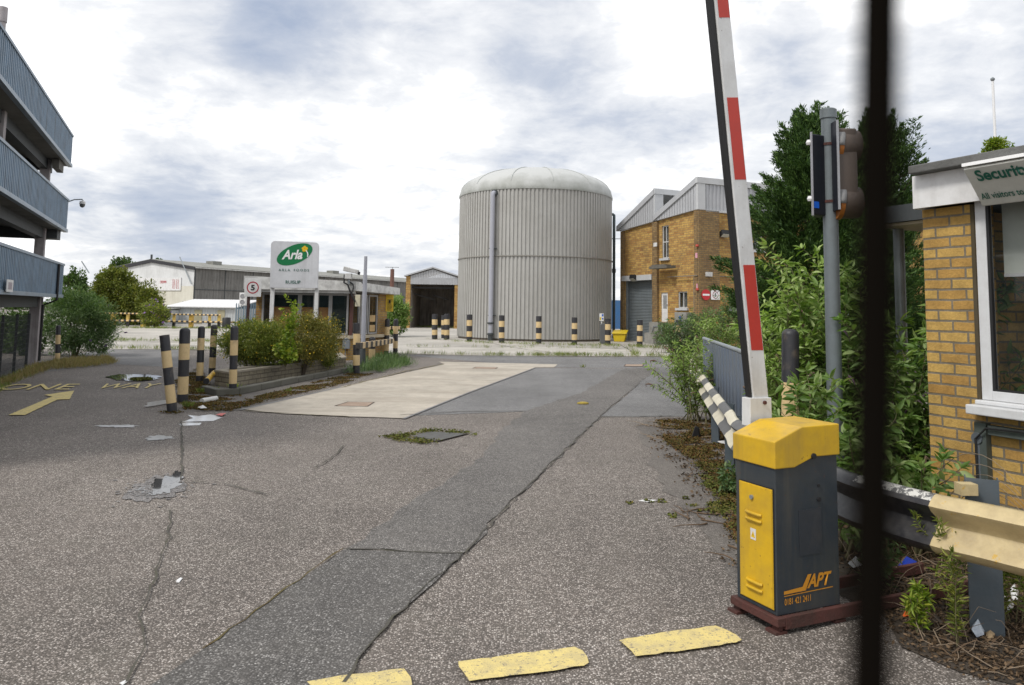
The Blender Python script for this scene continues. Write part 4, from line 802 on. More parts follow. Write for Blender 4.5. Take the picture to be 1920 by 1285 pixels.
# right face x=0, y from 0
def fy(u, v, x=0): p = bf.hit(u, v, 0, x); return p.y, p.z
wy0, wyt = fy(1367, 548); wy1, wyb = fy(1388, 581); uy0, uyt = fy(1413, 440); uy1, uyb = fy(1430, 470)
mb = MB(); wall_with_holes(mb, .001, YD, 0, lambda y: zc1, [(wy0, wy1, wyb, wyt), (uy0, uy1, uyb, uyt)], lambda y, z, o: (-o, y, z), .3); mb.build('wall', BRK, bb)
DKB = brick('stained_pier', (.27, .17, .065), (.15, .085, .035), (.12, .10, .07), .30, .10, .012, .6)
for u0, u1, top in ((1168, 1172, zc2), (1227, 1236, zt_f(xmid))):
    x0, x1 = fx(u0, 500)[0], fx(u1, 500)[0]; MB().box(x0, x1, -.16, -.001, 0, top-.05).build('pier', DKB, bb)
x0 = fx(1306, 500)[0]; mb = MB(); mb.box(x0, .05, -.16, -.001, 0, zc1-.02); mb.box(.001, .16, .06-.22, 1.15, .0, zc1-.03); mb.build('pier', DKB, bb)
# cladding: two teeth
def tooth(xa, xb, zlow_a, zlow_b, zpk, tag_, front):
    mb = MB(); n = max(8, int((xb-xa)/.22))
    for i in range(n):
        a = xa+(xb-xa)*i/n; b = xa+(xb-xa)*(i+1)/n-.04; f = lambda x: zlow_a+.25+(zpk-zlow_a-.25)*(x-xa)/(xb-xa); g_ = lambda x: zlow_a+(zlow_b-zlow_a)*(x-xa)/(xb-xa)
        mb.prism([(a, -.16, g_(a)), (b, -.16, g_(b)), (b, -.16, f(b)-.2), (a, -.16, f(a)-.2)], (0, .04, 0))
    mb.prism([(xa, -.119, zlow_a), (xb, -.119, zlow_b), (xb, -.119, zpk-.15), (xa, -.119, zlow_a+.1)], (0, .1, 0)); mb.build('gable_cladding', GCL, bb)
    mb = MB(); mb.prism([(xa-.1, -.24, zlow_a+.0), (xb+.03, -.24, zpk-.3), (xb+.03, -.24, zpk), (xa-.1, -.24, zlow_a+.3)], (0, .16, 0)); mb.build('verge', GCL, bb)
    mb = MB(); mb.prism([(xa-.1, -.079, zlow_a+.2), (xb, -.079, zpk-.1), (xb, -.079, zpk+.02), (xa-.1, -.079, zlow_a+.3)], (0, YD, 0)); mb.build('roof', GCL, bb)
zm_ = zt_f(xmid)
tooth(xe_, xmid, zc2, zm_, zpk1, 1, False); tooth(xmid, 0, zm_, zc1, zpk2, 2, True)
CORN = paint('cladding_trim', (.50, .51, .52), .5, (.3, .3, .3), .3, 2)
mb = MB(); mb.corr((.06, .25), (.06, YD), zc1, zpk2-.32, .24, .04, nrm=(1, 0)); mb.build('side_cladding', GCL, bb); MB().box(.001, .17, -.25, YD, zpk2-.3, zpk2+.01).box(.001, .15, -.2, .28, zc1-.02, zpk2-.31).box(.001, .16, .29, YD, zc1-.1, zc1-.002).build('trim', CORN, bb)
zlo = zm_+.25; mb = MB(); ya_, yb_ = bf.hit(1244, 380, 0, xmid+.06).y, bf.hit(1282, 375, 0, xmid+.06).y; mb.box(xmid-.02, xmid+.06, -.2, ya_-.01, zlo, zpk1-.02); mb.box(xmid-.02, xmid+.06, yb_+.01, YD, zlo, zpk1-.02); mb.box(xmid-.02, xmid+.06, ya_, yb_, zlo, zlo+.3); mb.box(xmid-.02, xmid+.1, -.24, YD, zpk1-.28, zpk1+.02); mb.build('upstand', CORN, bb)
mb = MB(); mb.box(xmid, xmid+.05, ya_, yb_, zlo+.31, zpk1-.29); w = mb.build('window', GLD, bb); MB().box(xmid+.051, xmid+.07, (ya_+yb_)/2, (ya_+yb_)/2+.07, zlo+.31, zpk1-.3).build('frame', ALU, w)
RSH = paint('roller_grey', (.20, .23, .25), .5, (.12, .13, .13), .4, 1.5, .3, streak=.3)
mb = MB(); n = int(rdz/.085)
for i in range(n): z = i*rdz/n; mb.add([(rd0, .22, z), (rd1, .22, z), (rd1, .19, z+rdz/n*.5), (rd0, .19, z+rdz/n*.5), (rd1, .22, z+rdz/n), (rd0, .22, z+rdz/n)], [(0, 1, 2, 3), (3, 2, 4, 5)])
rdo = mb.build('roller_door', RSH, bb); MB().box(rd0, rd0+.1, .05, .18, 0, rdz-.001).box(rd1-.1, rd1, .05, .18, 0, rdz-.001).build('guide', GALV, rdo); 
x0, _ = fx(1172, 527); MB().box(x0-.1, rd1+.05, -.18, -.02, rdz-.04, rdz+.26).build('lintel', CORN, bb)
def win(x0, x1, z0, z1, to, axis, mull=True, sill=True, mat=WHTD, gl=GLD, bars=()):
    """window in a wall hole; to(x, o, z) maps along, outwards depth, height"""
    def bx(mb, a, b, o0, o1, c_, d_):
        p, q_ = to(a, o0, c_), to(b, o1, d_); mb.box(min(p[0], q_[0]), max(p[0], q_[0]), min(p[1], q_[1]), max(p[1], q_[1]), c_, d_)
    fwid = .06; mb = MB(); bx(mb, x0, x0+fwid, .06, .14, z0, z1); bx(mb, x1-fwid, x1, .06, .14, z0, z1); bx(mb, x0+fwid, x1-fwid, .06, .14, z0, z0+fwid); bx(mb, x0+fwid, x1-fwid, .06, .14, z1-fwid, z1)
    if mull: bx(mb, (x0+x1)/2-.025, (x0+x1)/2+.025, .065, .13, z0+fwid, z1-fwid)
    for z in bars: bx(mb, x0+fwid, x1-fwid, .07, .125, z-.025, z+.025)
    w = mb.build('window', mat, bb); mb = MB(); bx(mb, x0+fwid, x1-fwid, .10, .106, z0+fwid, z1-fwid); mb.build('pane', gl, w)
    mb = MB(); bx(mb, x0+.01, x1-.01, .28, .285, z0, z1); mb.build('curtain', paint('curtain', (.35, .35, .32), .9, (.1, .1, .1), .7, 3), w)
    if sill: mb = MB(); bx(mb, x0-.1, x1+.1, -.12, .055, z0-.12, z0); mb.build('sill', CORN, w)
tf = lambda x, o, z: (x, o, z); ty = lambda y, o, z: (-o, y, z)
win(tw0, tw1, twb, twt, tf, 0, True, True, bars=((twb+twt)/2,)); win(w0, w1, wb, wt, tf, 0); win(wy0, wy1, wyb, wyt, ty, 1); win(uy0, uy1, uyb, uyt, ty, 1)
mb = MB(); mb.box(d0, d1, .06, .12, db_, dt); dr = mb.build('door', WHT, bb); MB().box(d0+.15, d1-.15, .04, .059, db_+(dt-db_)*.45, dt-.15).build('pane', GLD, dr); MB().box(d1-.14, d1-.1, .02, .059, db_+.85, db_+.95).build('handle', GALV, dr)
mb = MB(); mb.box(d0-.1, d1+.1, -.7, .0, 0, db_-.02); mb.box(d0-.1, d1+.1, -1.0, -.71, 0, db_*.5); mb.build('step', CONC, bb)
x0, z0 = fx(1224, 505, -.5); x1, _ = fx(1257, 505, -.5); MB().box(x0, x1, -.75, -.162, z0, z0+.14).box(x0+.2, x1-.2, -.73, -.3, z0+.141, z0+.2).build('canopy', paint('stained_canopy', (.14, .13, .11), .9, (.05, .05, .04), .6, 3), bb)
# wall furniture
def flood(p, n_, lab, rz):
    t = thing('floodlight', lab, 'light', p, rz); MB().prism([(-.28, -.32, -.1), (.28, -.32, -.1), (.28, -.1, -.22), (-.28, -.1, -.22)], (0, .05, .24)).build('housing', BLKM, t, bevel=.01)
    MB().prism([(-.24, -.335, -.09), (.24, -.335, -.09), (.24, -.12, -.235), (-.24, -.12, -.235)], (0, -.006, -.004)).build('lens', plain('lamp_lens', (.5, .5, .45), .2), t); MB().box(-.05, .05, -.2, 0, 0, .05).build('bracket', BLKM, t)
a = bf.hit(1193, 520, 1, 0); flood(bf.w(*a), 0, 'black floodlight on the brick above the roller door', PHI)
a = bf.hit(1355, 437, 0, 0); flood(bf.w(*a), 0, 'black floodlight high on the right hand brick face', PHI+math.pi/2)
mb = MB(); y0, z0 = fy(1340, 519); y1, _ = fy(1420, 519); mb.box(.01, .05, .1, y1, z0, z0+.05); x0, _ = fx(1257, 522); mb.box(x0, .05, -.21, -.17, z0, z0+.05); xp, zp_ = fx(1300, 590, -.2); mb.box(-.45, -.40, -.05, -.01, .3, z0); mb.build('conduit', paint('conduit', (.2, .17, .13), .7), bb)
mb = MB(); y0, z0 = fy(1329, 486); y1, _ = fy(1380, 486); mb.box(.01, .07, max(y0, 1.2), y1, z0, z0+.09); mb.build('cable_tray', BLKM, bb)
y0, z0 = fy(1324, 516); MB().box(.165, .28, y0-.18, y0+.18, z0-.08, z0+.14).build('alarm_box', WHTD, bb)
def face_sign(u0, v0, u1, v1, name, mat, x=.17, lab=None):
    a = bf.hit(u0, v1, 0, x); b = bf.hit(u1, v0, 0, x); mb = MB(); mb.box(x, x+.02, a.y, b.y, a.z, b.z); return mb.build(name, mat, bb), a, b
PINK = paint('pink_notice', (.62, .28, .36), .6, (.7, .6, .6), .5, 12)
for (u0, v0, u1, v1) in ((1304, 474, 1311.5, 484), (1306, 532, 1313.5, 542)):
    a = bf.hit(u0, v1, 1, -.17); b = bf.hit(u1, v0, 1, -.17); MB().box(a.x, min(b.x, .04), -.18, -.162, a.z, b.z).build('notice', PINK, bb)
a = bf.hit(1226, 463, 1, -.17); b = bf.hit(1232, 455, 1, -.17); MB().box(a.x, b.x, -.2, -.162, a.z, b.z).build('notice', WHT, bb)
for u, v in ((1308.5, 463), (1309, 545)):
    a = bf.hit(u, v, 1, -.17); MB().lathe([(.07, 0), (.09, .04), (.06, .12)], 12, (a.x, -.22, a.z)).build('alarm_sounder', plain('sounder_red', (.4, .04, .02), .5), bb)
# signs on the brick corner: no entry disc and 5 mph plate
a = bf.hit(1323.5, 553, 0, .20); c_ = bf.w(.20, a.y, a.z); t = thing('no_entry_sign', 'round red no entry sign on the brick corner left of the speed plate', 'sign', c_, PHI+math.pi/2)
rad = 9.8/F*pc.y*1.02; mb = MB(); mb.cyl((0, 0, 0), (0, -.02, 0), rad, n=36); mb.build('disc', plain('sign_red2', (.5, .02, .025), .5), t); MB().box(-rad*.78, rad*.78, -.024, -.021, -rad*.17, rad*.17).build('bar', WL, t)
a = bf.hit(1333, 562, 0, .2); a2 = bf.hit(1349, 545, 0, .2); w_ = a2.y-a.y; h_ = a2.z-a.z; P = bf.w(.2, a.y, a.z); t = thing('speed_sign', 'white square speed limit five plate beside the round red no entry sign', 'sign', P, PHI+math.pi/2)
MB().box(0, w_, -.02, 0, 0, h_).build('panel', WL, t); mb = MB(); n = 36; r = w_*.34; vs = [(w_/2+rr*math.cos(2*math.pi*i/n), -.024, h_/2+rr*math.sin(2*math.pi*i/n)) for rr in (r, r*.82) for i in range(n)]; mb.add(vs, [(i, (i+1) % n, n+(i+1) % n, n+i) for i in range(n)]); mb.build('ring', plain('ring_dull', (.25, .03, .04), .5), t)
text_on('5', (w_/2-r*.32, -.024, h_/2-r*.46), (r*.64, 0, 0), (0, 0, r*.92), BLKM, parent=t, bold=.03)
# meter box below the window, hydrant board
a = bf.hit(1272, 612, 1, -.2); b = bf.hit(1294, 586, 1, -.2); t = thing('meter_cabinet', 'grey cabinet with a blue notice below the small brick building window', 'cabinet', bf.w(a.x, -.45, 0), PHI); MB().box(0, b.x-a.x, 0, .42, 0, b.z).build('body', CONC, t, bevel=.02); MB().box((b.x-a.x)*.4, (b.x-a.x)*.62, -.01, -.001, b.z-.75, b.z-.2).build('notice', plain('notice_blue', (.02, .09, .3), .5), t)
a = gp(1343, 655); t = thing('fire_point_board', 'red fire point board standing among weeds by the brick building', 'sign', (a.x, a.y, 0)); w_ = yp(1358, 640, a.y).x-a.x; z1_ = yp(1350, 617, a.y).z
MB().box(0, w_, 0, .25, .15, z1_).build('board', plain('fire_red', (.5, .03, .015), .5), t, bevel=.01); mb = MB(); mb.box(w_*.35, w_*.7, -.01, -.001, z1_-.45, z1_-.12); mb.box(w_*.35, w_*.5, -.01, -.001, z1_-.8, z1_-.5); mb.box(w_*.1, w_*.3, -.01, -.001, .3, .5); mb.build('white_symbol', WL, t)
mb = MB()
mb.cyl((w_*.5, .2, 0), (w_*.5, .2, 1.7), .03); mb.build('post', GALV, t)
for i, u in enumerate((1341, 1350)): p = yp(u, 606.5, a.y); MB().lathe([(.13, -.1), (.17, 0), (.13, .1)], 16, (p.x-a.x, .1, p.z)).build('bell', plain('orange_bell', (.6, .09, .01), .5), t)
# pedestrian railing
a = gp(1226, 645); b = gp(1330, 652); d = b-a; t = thing('tube_railing', 'thin grey pedestrian railing before the brick building door', 'railing', (a.x, a.y, 0), math.atan2(d.y, d.x)); L = d.length; h = yp(1226, 612, a.y).z
mb = MB(); mb.tube([(-.45, 0, 0), (0, 0, h), (L, 0, h*.98)], .028, 8); mb.cyl((-.4, 0, .12), (L, 0, .12), .022)
mb.build('top_rail', GALV, t, True)
for i in range(4): MB().cyl((L*(i+.6)/4, 0, 0), (L*(i+.6)/4, 0, h*.99), .028).build('post', GALV, t)
# blue distant container behind the gap
a = yp(1146, 602, 75); o = MB().box(0, 5, 0, 3, 0, yp(1146, 563, 75).z).build('shipping_container', paint('container_blue', (.03, .12, .28), .5), None, loc=(a.x-.5, 75, 0)); tag(o, 'blue container far away in the gap between tank and brick building', 'container')
# ================================================================ right foreground
# ---- security hut
hp = yp(1736, 600, 6.3); HF = Fr(hp, PHI); hut = thing('security_hut', 'yellow brick security hut with white fascia and large window at the right edge', 'hut', (hp.x, hp.y, 0), PHI)
HBR = brick('hut_brick', (.47, .30, .085), (.30, .15, .035), (.17, .145, .105), .242, .0835, .010, .35)
def hx(u, v, y=0): p = HF.hit(u, v, 1, y); return p
wx0 = hx(1834, 560).x; wzb = hx(1850, 750).z; ff0 = hx(1712, 392, -.12); ft = hx(1706, 333, -.12); zfb = ff0.z; zft = hx(1712, 331, -.12).z; zrt = hx(1712, 311, -.2).z
print('HUT', hp, wx0, wzb, zfb, zft, zrt)
XE = 4.5
mb = MB(); mb.box(0, wx0, 0, .22, 0, zfb-.002); mb.box(wx0, XE, 0, .22, 0, wzb-.05); mb.build('wall', HBR, hut); MB().box(0, .2, .221, 3.5, 0, zfb-.002).build('wall', HBR, hut)
MB().box(wx0-.03, wx0, -.012, -.002, wzb-.02, zfb-.003).build('mortar_strip', paint('sealant_dark', (.06, .045, .02), .8), hut)
mb = MB(); mb.box(ff0.x, XE, -.12, -.09, zfb, zft); mb.box(ff0.x-.01, ff0.x+.02, -.089, 3.6, zfb, zft); mb.build('fascia', WHT, hut)
ROFF = paint('roof_felt', (.13, .13, .125), .95, (.05, .05, .045), .6, 5, bmp=.6)
x0 = hx(1702, 320, -.22).x; MB().box(x0, XE, -.22, 3.8, zft+.002, zrt).build('roof_edge', ROFF, hut, bevel=.01)
MB().box(ff0.x+.03, XE, -.088, 3.6, zfb+.02, zfb+.05).build('soffit', DKST, hut)
# window
WHP = paint('upvc_white', (.62, .63, .64), .35, (.35, .33, .3), .3, 7)
ztop = zfb+.1; fwid = .085; wend = 3.6
mb = MB(); mb.box(wx0+.003, wx0+fwid, -.005, .07, wzb, ztop); mb.box(wx0+fwid, wend, -.005, .07, wzb, wzb+.07); mb.box(wx0+fwid, wend, -.005, .07, ztop-.07, ztop); mb.box(wend, wend+.08, -.005, .07, wzb, ztop); wn = mb.build('window', WHP, hut, bevel=.004)
GLH = glass('hut_glass', (.02, .028, .028), .2, .02); MB().box(wx0+fwid, wend, .03, .036, wzb+.07, ztop-.07).build('pane', GLH, wn)
mb = MB(); mb.box(wx0+fwid, wx0+fwid+.022, .0, .029, wzb+.07, ztop-.07); mb.box(wx0+fwid+.023, wend, .0, .029, wzb+.07, wzb+.085); mb.build('gasket', BLKM, wn)
sx = hx(1816, 760, -.1).x; mb = MB(); mb.box(sx, XE, -.14, -.001, wzb-.105, wzb-.035); mb.box(wx0-.02, XE, -.06, .04, wzb-.034, wzb-.002); mb.build('sill', WHP, hut, bevel=.008)
# interior
INM = paint('interior_wall', (.45, .47, .43), .9); zb5 = hx(1880, 515, .25).z
MB().box(wx0+.12, wend, .14, .145, zb5, ztop).build('roller_blind', paint('blind', (.62, .66, .60), .9, (.3, .3, .3), .2), hut); MB().box(wx0+.12, wend, .135, .15, zb5-.025, zb5-.001).build('blind_bar', WHP, hut)
MB().box(.21, XE, 2.6, 2.65, 0, zfb).build('inner_wall', INM, hut); MB().box(.205, XE, .23, 2.6, .75, .8).build('desk', paint('desk', (.3, .3, .28), .6), hut); MB().box(.201, wx0+.9, 1.2, 1.25, 0, zfb).build('inner_wall', INM, hut)
cp_ = HF.w(wx0+.55, .55, .8); t = thing('office_chair_back', 'pale paper and dark shape on the desk inside the hut window', 'clutter', cp_, PHI); MB().lathe([(.14, 0), (.19, .1), (.17, .22), (.08, .32)], 16).build('dark_bundle', BLKM, t, True); MB().box(.12, .3, .0, .02, .05, .42).build('paper_sheet', WHT, t)
# ducting and conduit under the sill
mb = MB(); dzz = wzb-.17; mb.box(sx+.12, XE, -.07, -.002, dzz-.075, dzz-.01); mb.box(sx+.01, sx+.1, -.06, -.002, dzz-1.0, dzz); dct = mb.build('cable_tray', paint('old_tray', (.10, .12, .11), .6, (.04, .05, .04), .6, 8, .4), hut)
mb = MB(); mb.tube([(sx+.05, -.08, dzz-1), (sx+.04, -.09, dzz-.5), (sx+.03, -.08, dzz-.12), (sx+.12, -.09, dzz-.03), (sx+.35, -.09, dzz-.02), (sx+1.5, -.09, dzz-.03)], .008, 6); mb.build('cable', BLKM, hut)
cx_ = hx(1835, 822, -.05).x; cz_ = hx(1835, 822, -.05).z; mb = MB(); mb.cyl((cx_, -.05, cz_), (cx_, -.05, 0), .016, n=10); mb.cyl((cx_-.005, -.07, cz_), (cx_-.005, -.002, cz_), .042, n=18); mb.build('conduit', paint('conduit_grey', (.13, .15, .17), .5, (.06, .06, .06), .5, 8, .3), hut, True)
# security sign
sg = thing('security_sign', 'tilted white sign with green words Security and All visitors to on the hut fascia', 'sign', (hp.x, hp.y, 0), PHI)
a = HF.hit(1838, 387, 1, -.14); zb_ = a.z-.0; a2 = HF.hit(1810, 318, 1, -.34); zt_ = a2.z; xs_ = (a.x+a2.x)/2
print('SIGN', a, a2)
Ls = 2.0; mb = MB(); mb.prism([(xs_, -.14, zb_), (xs_, -.34, zt_), (xs_, -.33, zt_+.015), (xs_, -.125, zt_+.02), (xs_, -.122, zb_)], (Ls, 0, 0)); pn = mb.build('panel', paint('sign_grey', (.50, .50, .46), .5, (.3, .3, .28), .4, 3), sg, bevel=.004)
MB().box(xs_-.003, xs_+Ls, -.352, -.123, zt_+.021, zt_+.045).build('top_trim', plain('trim_white', (.9, .9, .9), .4), sg)
def sgp(u, v):   # point on tilted face
    n = Vector((0, -(zt_-zb_), -.20)).normalized(); o = HF.i @ CAMP; d = HF.i.to_3x3() @ ray(u, v); p0 = Vector((0, -.14, zb_)); tt = (p0-o).dot(n)/d.dot(n); return o+d*tt+n*.004
for body, (bl, tl, brr) in (('Securit', ((1839, 346), (1827, 322), (1925, 328))), ('All visitors to', ((1843, 374), (1841, 362), (1921, 361)))):
    O = sgp(*bl); T = sgp(*tl); Rr_ = sgp(*brr); up_ = Vector((0, -.20, zt_-zb_)).normalized(); hgt = (T-O).dot(up_); wx_ = (Rr_-O).x
    if body == 'Securit': text_on('Security', O, (wx_*1.13, 0, 0), up_*hgt*1.1, GRT, parent=pn, bold=.03)
    else: text_on(body, O, (wx_, 0, 0), up_*hgt, GRT, parent=pn, bold=.015)
# porch canopy behind the hut
a = yp(1640, 425, 8.6); t = thing('porch_canopy', 'flat porch canopy with dark edge and cream soffit behind the hut', 'canopy', HF.w(-.3, .6, 0), PHI); z1_ = HF.hit(1720, 380, 1, .6).z; z0_ = HF.hit(1720, 412, 1, .6).z
MB().box(-.75, .25, 0, 3, z0_, z1_).build('edge', DKST, t); MB().box(-.7, .25, .05, 2.9, z0_-.03, z0_-.002).build('soffit', paint('cream_soffit', (.55, .48, .36), .8), t); MB().cyl((-.65, .3, 0), (-.65, .3, z0_-.03), .05).build('post', GALV, t)
# flagpole
a = yp(1866, 262, 30); b = yp(1859.5, 153, 30); t = thing('flagpole', 'thin white flagpole rising behind the hut roof', 'flagpole', (a.x, a.y, 0)); MB().cyl((0, 0, 0), (0, 0, b.z), .075, .045, 10).build('pole', plain('pole_white', (.75, .75, .75), .5), t, True); MB().lathe([(.03, 0), (.08, .06), (.08, .12), (.02, .18)], 12, (0, 0, b.z)).build('finial', GALV, t, True)
# ---- barrier cabinet
PITCHK = 0
bc = gp(1458, 1189); KF = Fr(bc, PHI); bt = thing('barrier_cabinet', 'dark grey barrier cabinet with yellow cap and yellow door on a rusty frame', 'barrier cabinet', (bc.x, bc.y, 0), PHI)
def kx(u, v): return KF.hit(u, v, 1, 0)
def ky(u, v): return KF.hit(u, v, 0, 0)
z0 = kx(1457, 1162).z; z0 = max(.09, z0); lb = -kx(1381, 990).x; wb_ = ky(1572, 990).y; zcb = ky(1460, 879).z; zct = ky(1460, 828).z; zpk = ky(1501, 800).z; a_pk = ky(1501, 800).y; b1_ = ky(1487, 879).y; b2_ = ky(1524, 852).y; zcb2 = ky(1560, 853).z
zpk = max(zpk, zct+.05)
print('CAB', bc, z0, lb, wb_, zcb, zct, zpk, a_pk, b1_, b2_, zcb2)
DKG = paint('cabinet_grey', (.032, .042, .053), .42, (.09, .085, .07), .5, 3, .15, streak=.6, spec=.5, chip=.3)
YC = paint('cabinet_yellow', (.60, .37, .012), .42, (.28, .19, .05), .55, 3.5, bmp=.05, streak=.45, chip=.15); RST = paint('rust_red', (.085, .028, .022), .8, (.035, .022, .016), .95, 7, bmp=.6)
MB().box(-lb, 0, 0, wb_, z0, zct-.02).build('body', DKG, bt, bevel=.004)
pr = [(0, -.012, zcb), (0, -.012, zct), (0, a_pk, zpk), (0, wb_+.012, zpk+.004), (0, wb_+.012, zcb2), (0, b2_, zcb2), (0, b1_, zcb)]
MB().prism([(-lb-.012, y, z) for _, y, z in pr], (lb+.024, 0, 0)).build('cap', YC, bt, bevel=.006)
mb = MB(); mb.cyl((.012, b2_-.01, zcb2+.005), (.022, b2_-.01, zcb2+.005), .016, n=14); mb.cyl((.001, wb_*.68, zcb2-.16), (.006, wb_*.68, zcb2-.16), .008, n=10); mb.cyl((.001, wb_*.68, zcb2-.235), (.01, wb_*.68, zcb2-.235), .012, n=12); mb.build('lock', BLKM, bt)
def q2(u, v): return kx(u, v)
dl, dr_ = q2(1389, 1000).x, q2(1450.5, 1000).x; dzt = q2(1390, 901).z; dzb = q2(1450, 1143).z; dzt2 = q2(1450, 919).z
dz1 = (dzt+dzt2)/2; mb = MB(); mb.box(dl, dr_, -.008, .002, dzb, dz1); mb.box(dl+.004, dr_-.004, -.011, -.0081, dzb+.004, dz1-.004); dd_ = mb.build('door', YC, bt, bevel=.002)
MB().box(dl-.006, dr_+.006, -.0035, .001, dzb-.006, dz1+.006).build('door_gap', BLKM, bt)
wd = dr_-dl
for zf in ((dz1-.155), (dz1-.19), (dzb+.105), (dzb+.07)):
    MB().tube([(dl+wd*.24, -.012, zf), (dl+wd*.28, -.02, zf), (dl+wd*.66, -.02, zf), (dl+wd*.70, -.012, zf)], .009, 8).build('louvre', YC, dd_, True)
mb = MB(); mb.cyl((dl+wd*.42, -.011, dz1-.07), (dl+wd*.42, -.022, dz1-.07), .012, n=16); mb.build('lock', GALV, dd_, True)
sx0, sz0 = dl+wd*.36, dz1-.30; mb = MB(); mb.box(sx0, sx0+.042, -.0125, -.0115, sz0, sz0+.06); stk = mb.build('sticker', WHT, dd_)
mb = MB(); mb.add([(sx0+.004, -.0132, sz0+.012), (sx0+.038, -.0132, sz0+.012), (sx0+.021, -.0132, sz0+.048)], [(0, 1, 2)]); mb.build('triangle', plain('warn_yellow', (.7, .45, .02), .5), stk)
mb = MB(); mb.add([(sx0+.019, -.0138, sz0+.038), (sx0+.024, -.0138, sz0+.03), (sx0+.021, -.0138, sz0+.029), (sx0+.023, -.0138, sz0+.017), (sx0+.017, -.0138, sz0+.027), (sx0+.0205, -.0138, sz0+.0285)], [tuple(range(6))]); mb.build('bolt', BLKM, stk)
p = ky(1497, 957); p2 = ky(1541, 1036); MB().box(.0012, .003, p.y, p2.y, p2.z, p.z).build('patch', paint('dark_patch', (.03, .036, .045), .4), bt)
ORG = plain('faded_orange', (.55, .24, .02), .5)
o1 = ky(1510, 1103); o2 = ky(1556, 1080); 
text_on('APT', (.003, ky(1512, 1103).y, ky(1512, 1103).z), (0, ky(1558, 1078).y-ky(1512, 1103).y, 0), (0, 0, .072), ORG, parent=bt, bold=.035, shear=.35)
mb = MB(); y0, zq = ky(1469, 1105).y, ky(1512, 1103).z; mb.add([(.003, y0, zq-.013), (.003, ky(1510, 1103).y, zq-.010), (.003, ky(1521, 1080).y, zq+.072), (.003, ky(1514, 1080).y, zq+.072), (.003, ky(1504, 1100).y, zq+.012), (.003, y0, zq+.004)], [(0, 1, 2, 3, 4, 5)]); mb.add([(.003, y0, zq-.024), (.003, ky(1561, 1104).y, zq-.018), (.003, ky(1561, 1104).y, zq-.013), (.003, y0, zq-.020)], [(0, 1, 2, 3)]); mb.build('logo_sweep', ORG, bt)
text_on('0181 421 2411', (.003, y0+.002, zq-.068), (0, ky(1518, 1103).y-y0, 0), (0, 0, .034), ORG, parent=bt, bold=.012)
mb = MB(); mb.box(-lb-.03, .03, -.025, .03, z0-.045, z0-.002); mb.box(.0, .03, .031, 1.55, z0-.065, z0-.0); mb.box(-lb-.03, -lb, .031, 1.55, z0-.065, z0-.0); mb.box(-lb, -.001, wb_-.03, wb_+.02, z0-.05, z0-.003); mb.build('base_frame', RST, bt, bevel=.003)
for x, y in ((-.01, .0), (-lb, .0), (-.01, wb_-.03), (-lb, wb_-.03)):
    mb = MB(); mb.box(x-.05, x+.03, y-.03, y+.05, 0.001, .016); mb.box(x-.03, x+.02, y, y+.03, .0161, z0-.05 if z0 > .1 else z0-.04); mb.build('foot', RST, bt)
# ---- boom arm raised behind the cabinet
by = None
PX = -lb-.06
bo = thing('barrier_boom', 'raised white barrier arm with red panels and black rubber edge', 'barrier arm', (bc.x, bc.y, 0), PHI)
def bq(u, v, x=PX): return KF.hit(u, v, 0, x)      # plane behind the box
def armq(v, kind):  # pixel columns of the arm edges
    tt = (745-v)/745.; L_ = {'b0': 1405-76*tt, 'w0': 1413-72*tt, 'w1': 1441-74.5*tt}[kind]; return L_
def strip3(k0, k1, v0, v1, x0, x1, name, mat, par, bev=0):
    P4 = [bq(armq(v0, k0) if isinstance(k0, str) else k0, v0, x0), bq(armq(v0, k1), v0, x0), bq(armq(v1, k1), v1, x0), bq(armq(v1, k0), v1, x0)]
    mb = MB(); mb.prism(P4, (x1-x0, 0, 0)); return mb.build(name, mat, par, bevel=bev)
ARW = paint('arm_white', (.66, .67, .67), .45, (.3, .28, .25), .4, 5, streak=.25, chip=.1); ARR = paint('arm_red', (.48, .035, .02), .45, (.3, .03, .02), .3, 6)
arm = strip3('w0', 'w1', 752, -420, PX, PX-.05, 'arm', ARW, bo, .004)
strip3('b0', 'w0', 745, -420, PX-.012, PX-.045, 'rubber_edge', BLKM, bo)
for v0, v1 in ((657, 497), (337, 183), (33, -130), (-300, -420)):
    P4 = []
    for v, s in ((v0, 0), (v0, 1), (v1, 1), (v1, 0)):
        a_, b__ = armq(v, 'w0'), armq(v, 'w1'); u = a_+(b__-a_)*(.17 if s == 0 else .96); P4.append(bq(u, v, PX+.0015))
    mb = MB(); mb.prism(P4, (-.0012, 0, 0)); mb.build('red_panel', ARR, arm)
P4 = [bq(1407, 800, PX+.012), bq(1448, 800, PX+.012), bq(1446.5, 746, PX+.012), bq(1407, 747, PX+.012)]
mb = MB(); mb.prism(P4, (-.075, 0, 0)); br_ = mb.build('bracket', ARW, bo, bevel=.003); p = bq(1433, 755, PX+.013); MB().cyl((p.x, p.y, p.z), (p.x+.012, p.y, p.z), .011, n=12).build('bolt', RST, br_)
p = bq(1427, 800, PX-.04); MB().cyl((PX-.03, p.y, .02), (PX-.03, p.y, p.z+.02), .04, n=16).build('pivot_post', DKST, bo)
# ---- W beam guard rail
ZR = .76
pts_px = [(1300, 672), (1321, 704), (1350, 741), (1375, 770), (1398, 794)]
pth = [gp(u, v, ZR) for u, v in pts_px]+[gp(1572, 875, ZR), gp(1660, 902, ZR), gp(1757, 926, ZR), gp(1850, 944, ZR), gp(1920, 958, ZR), gp(2050, 983, ZR)]
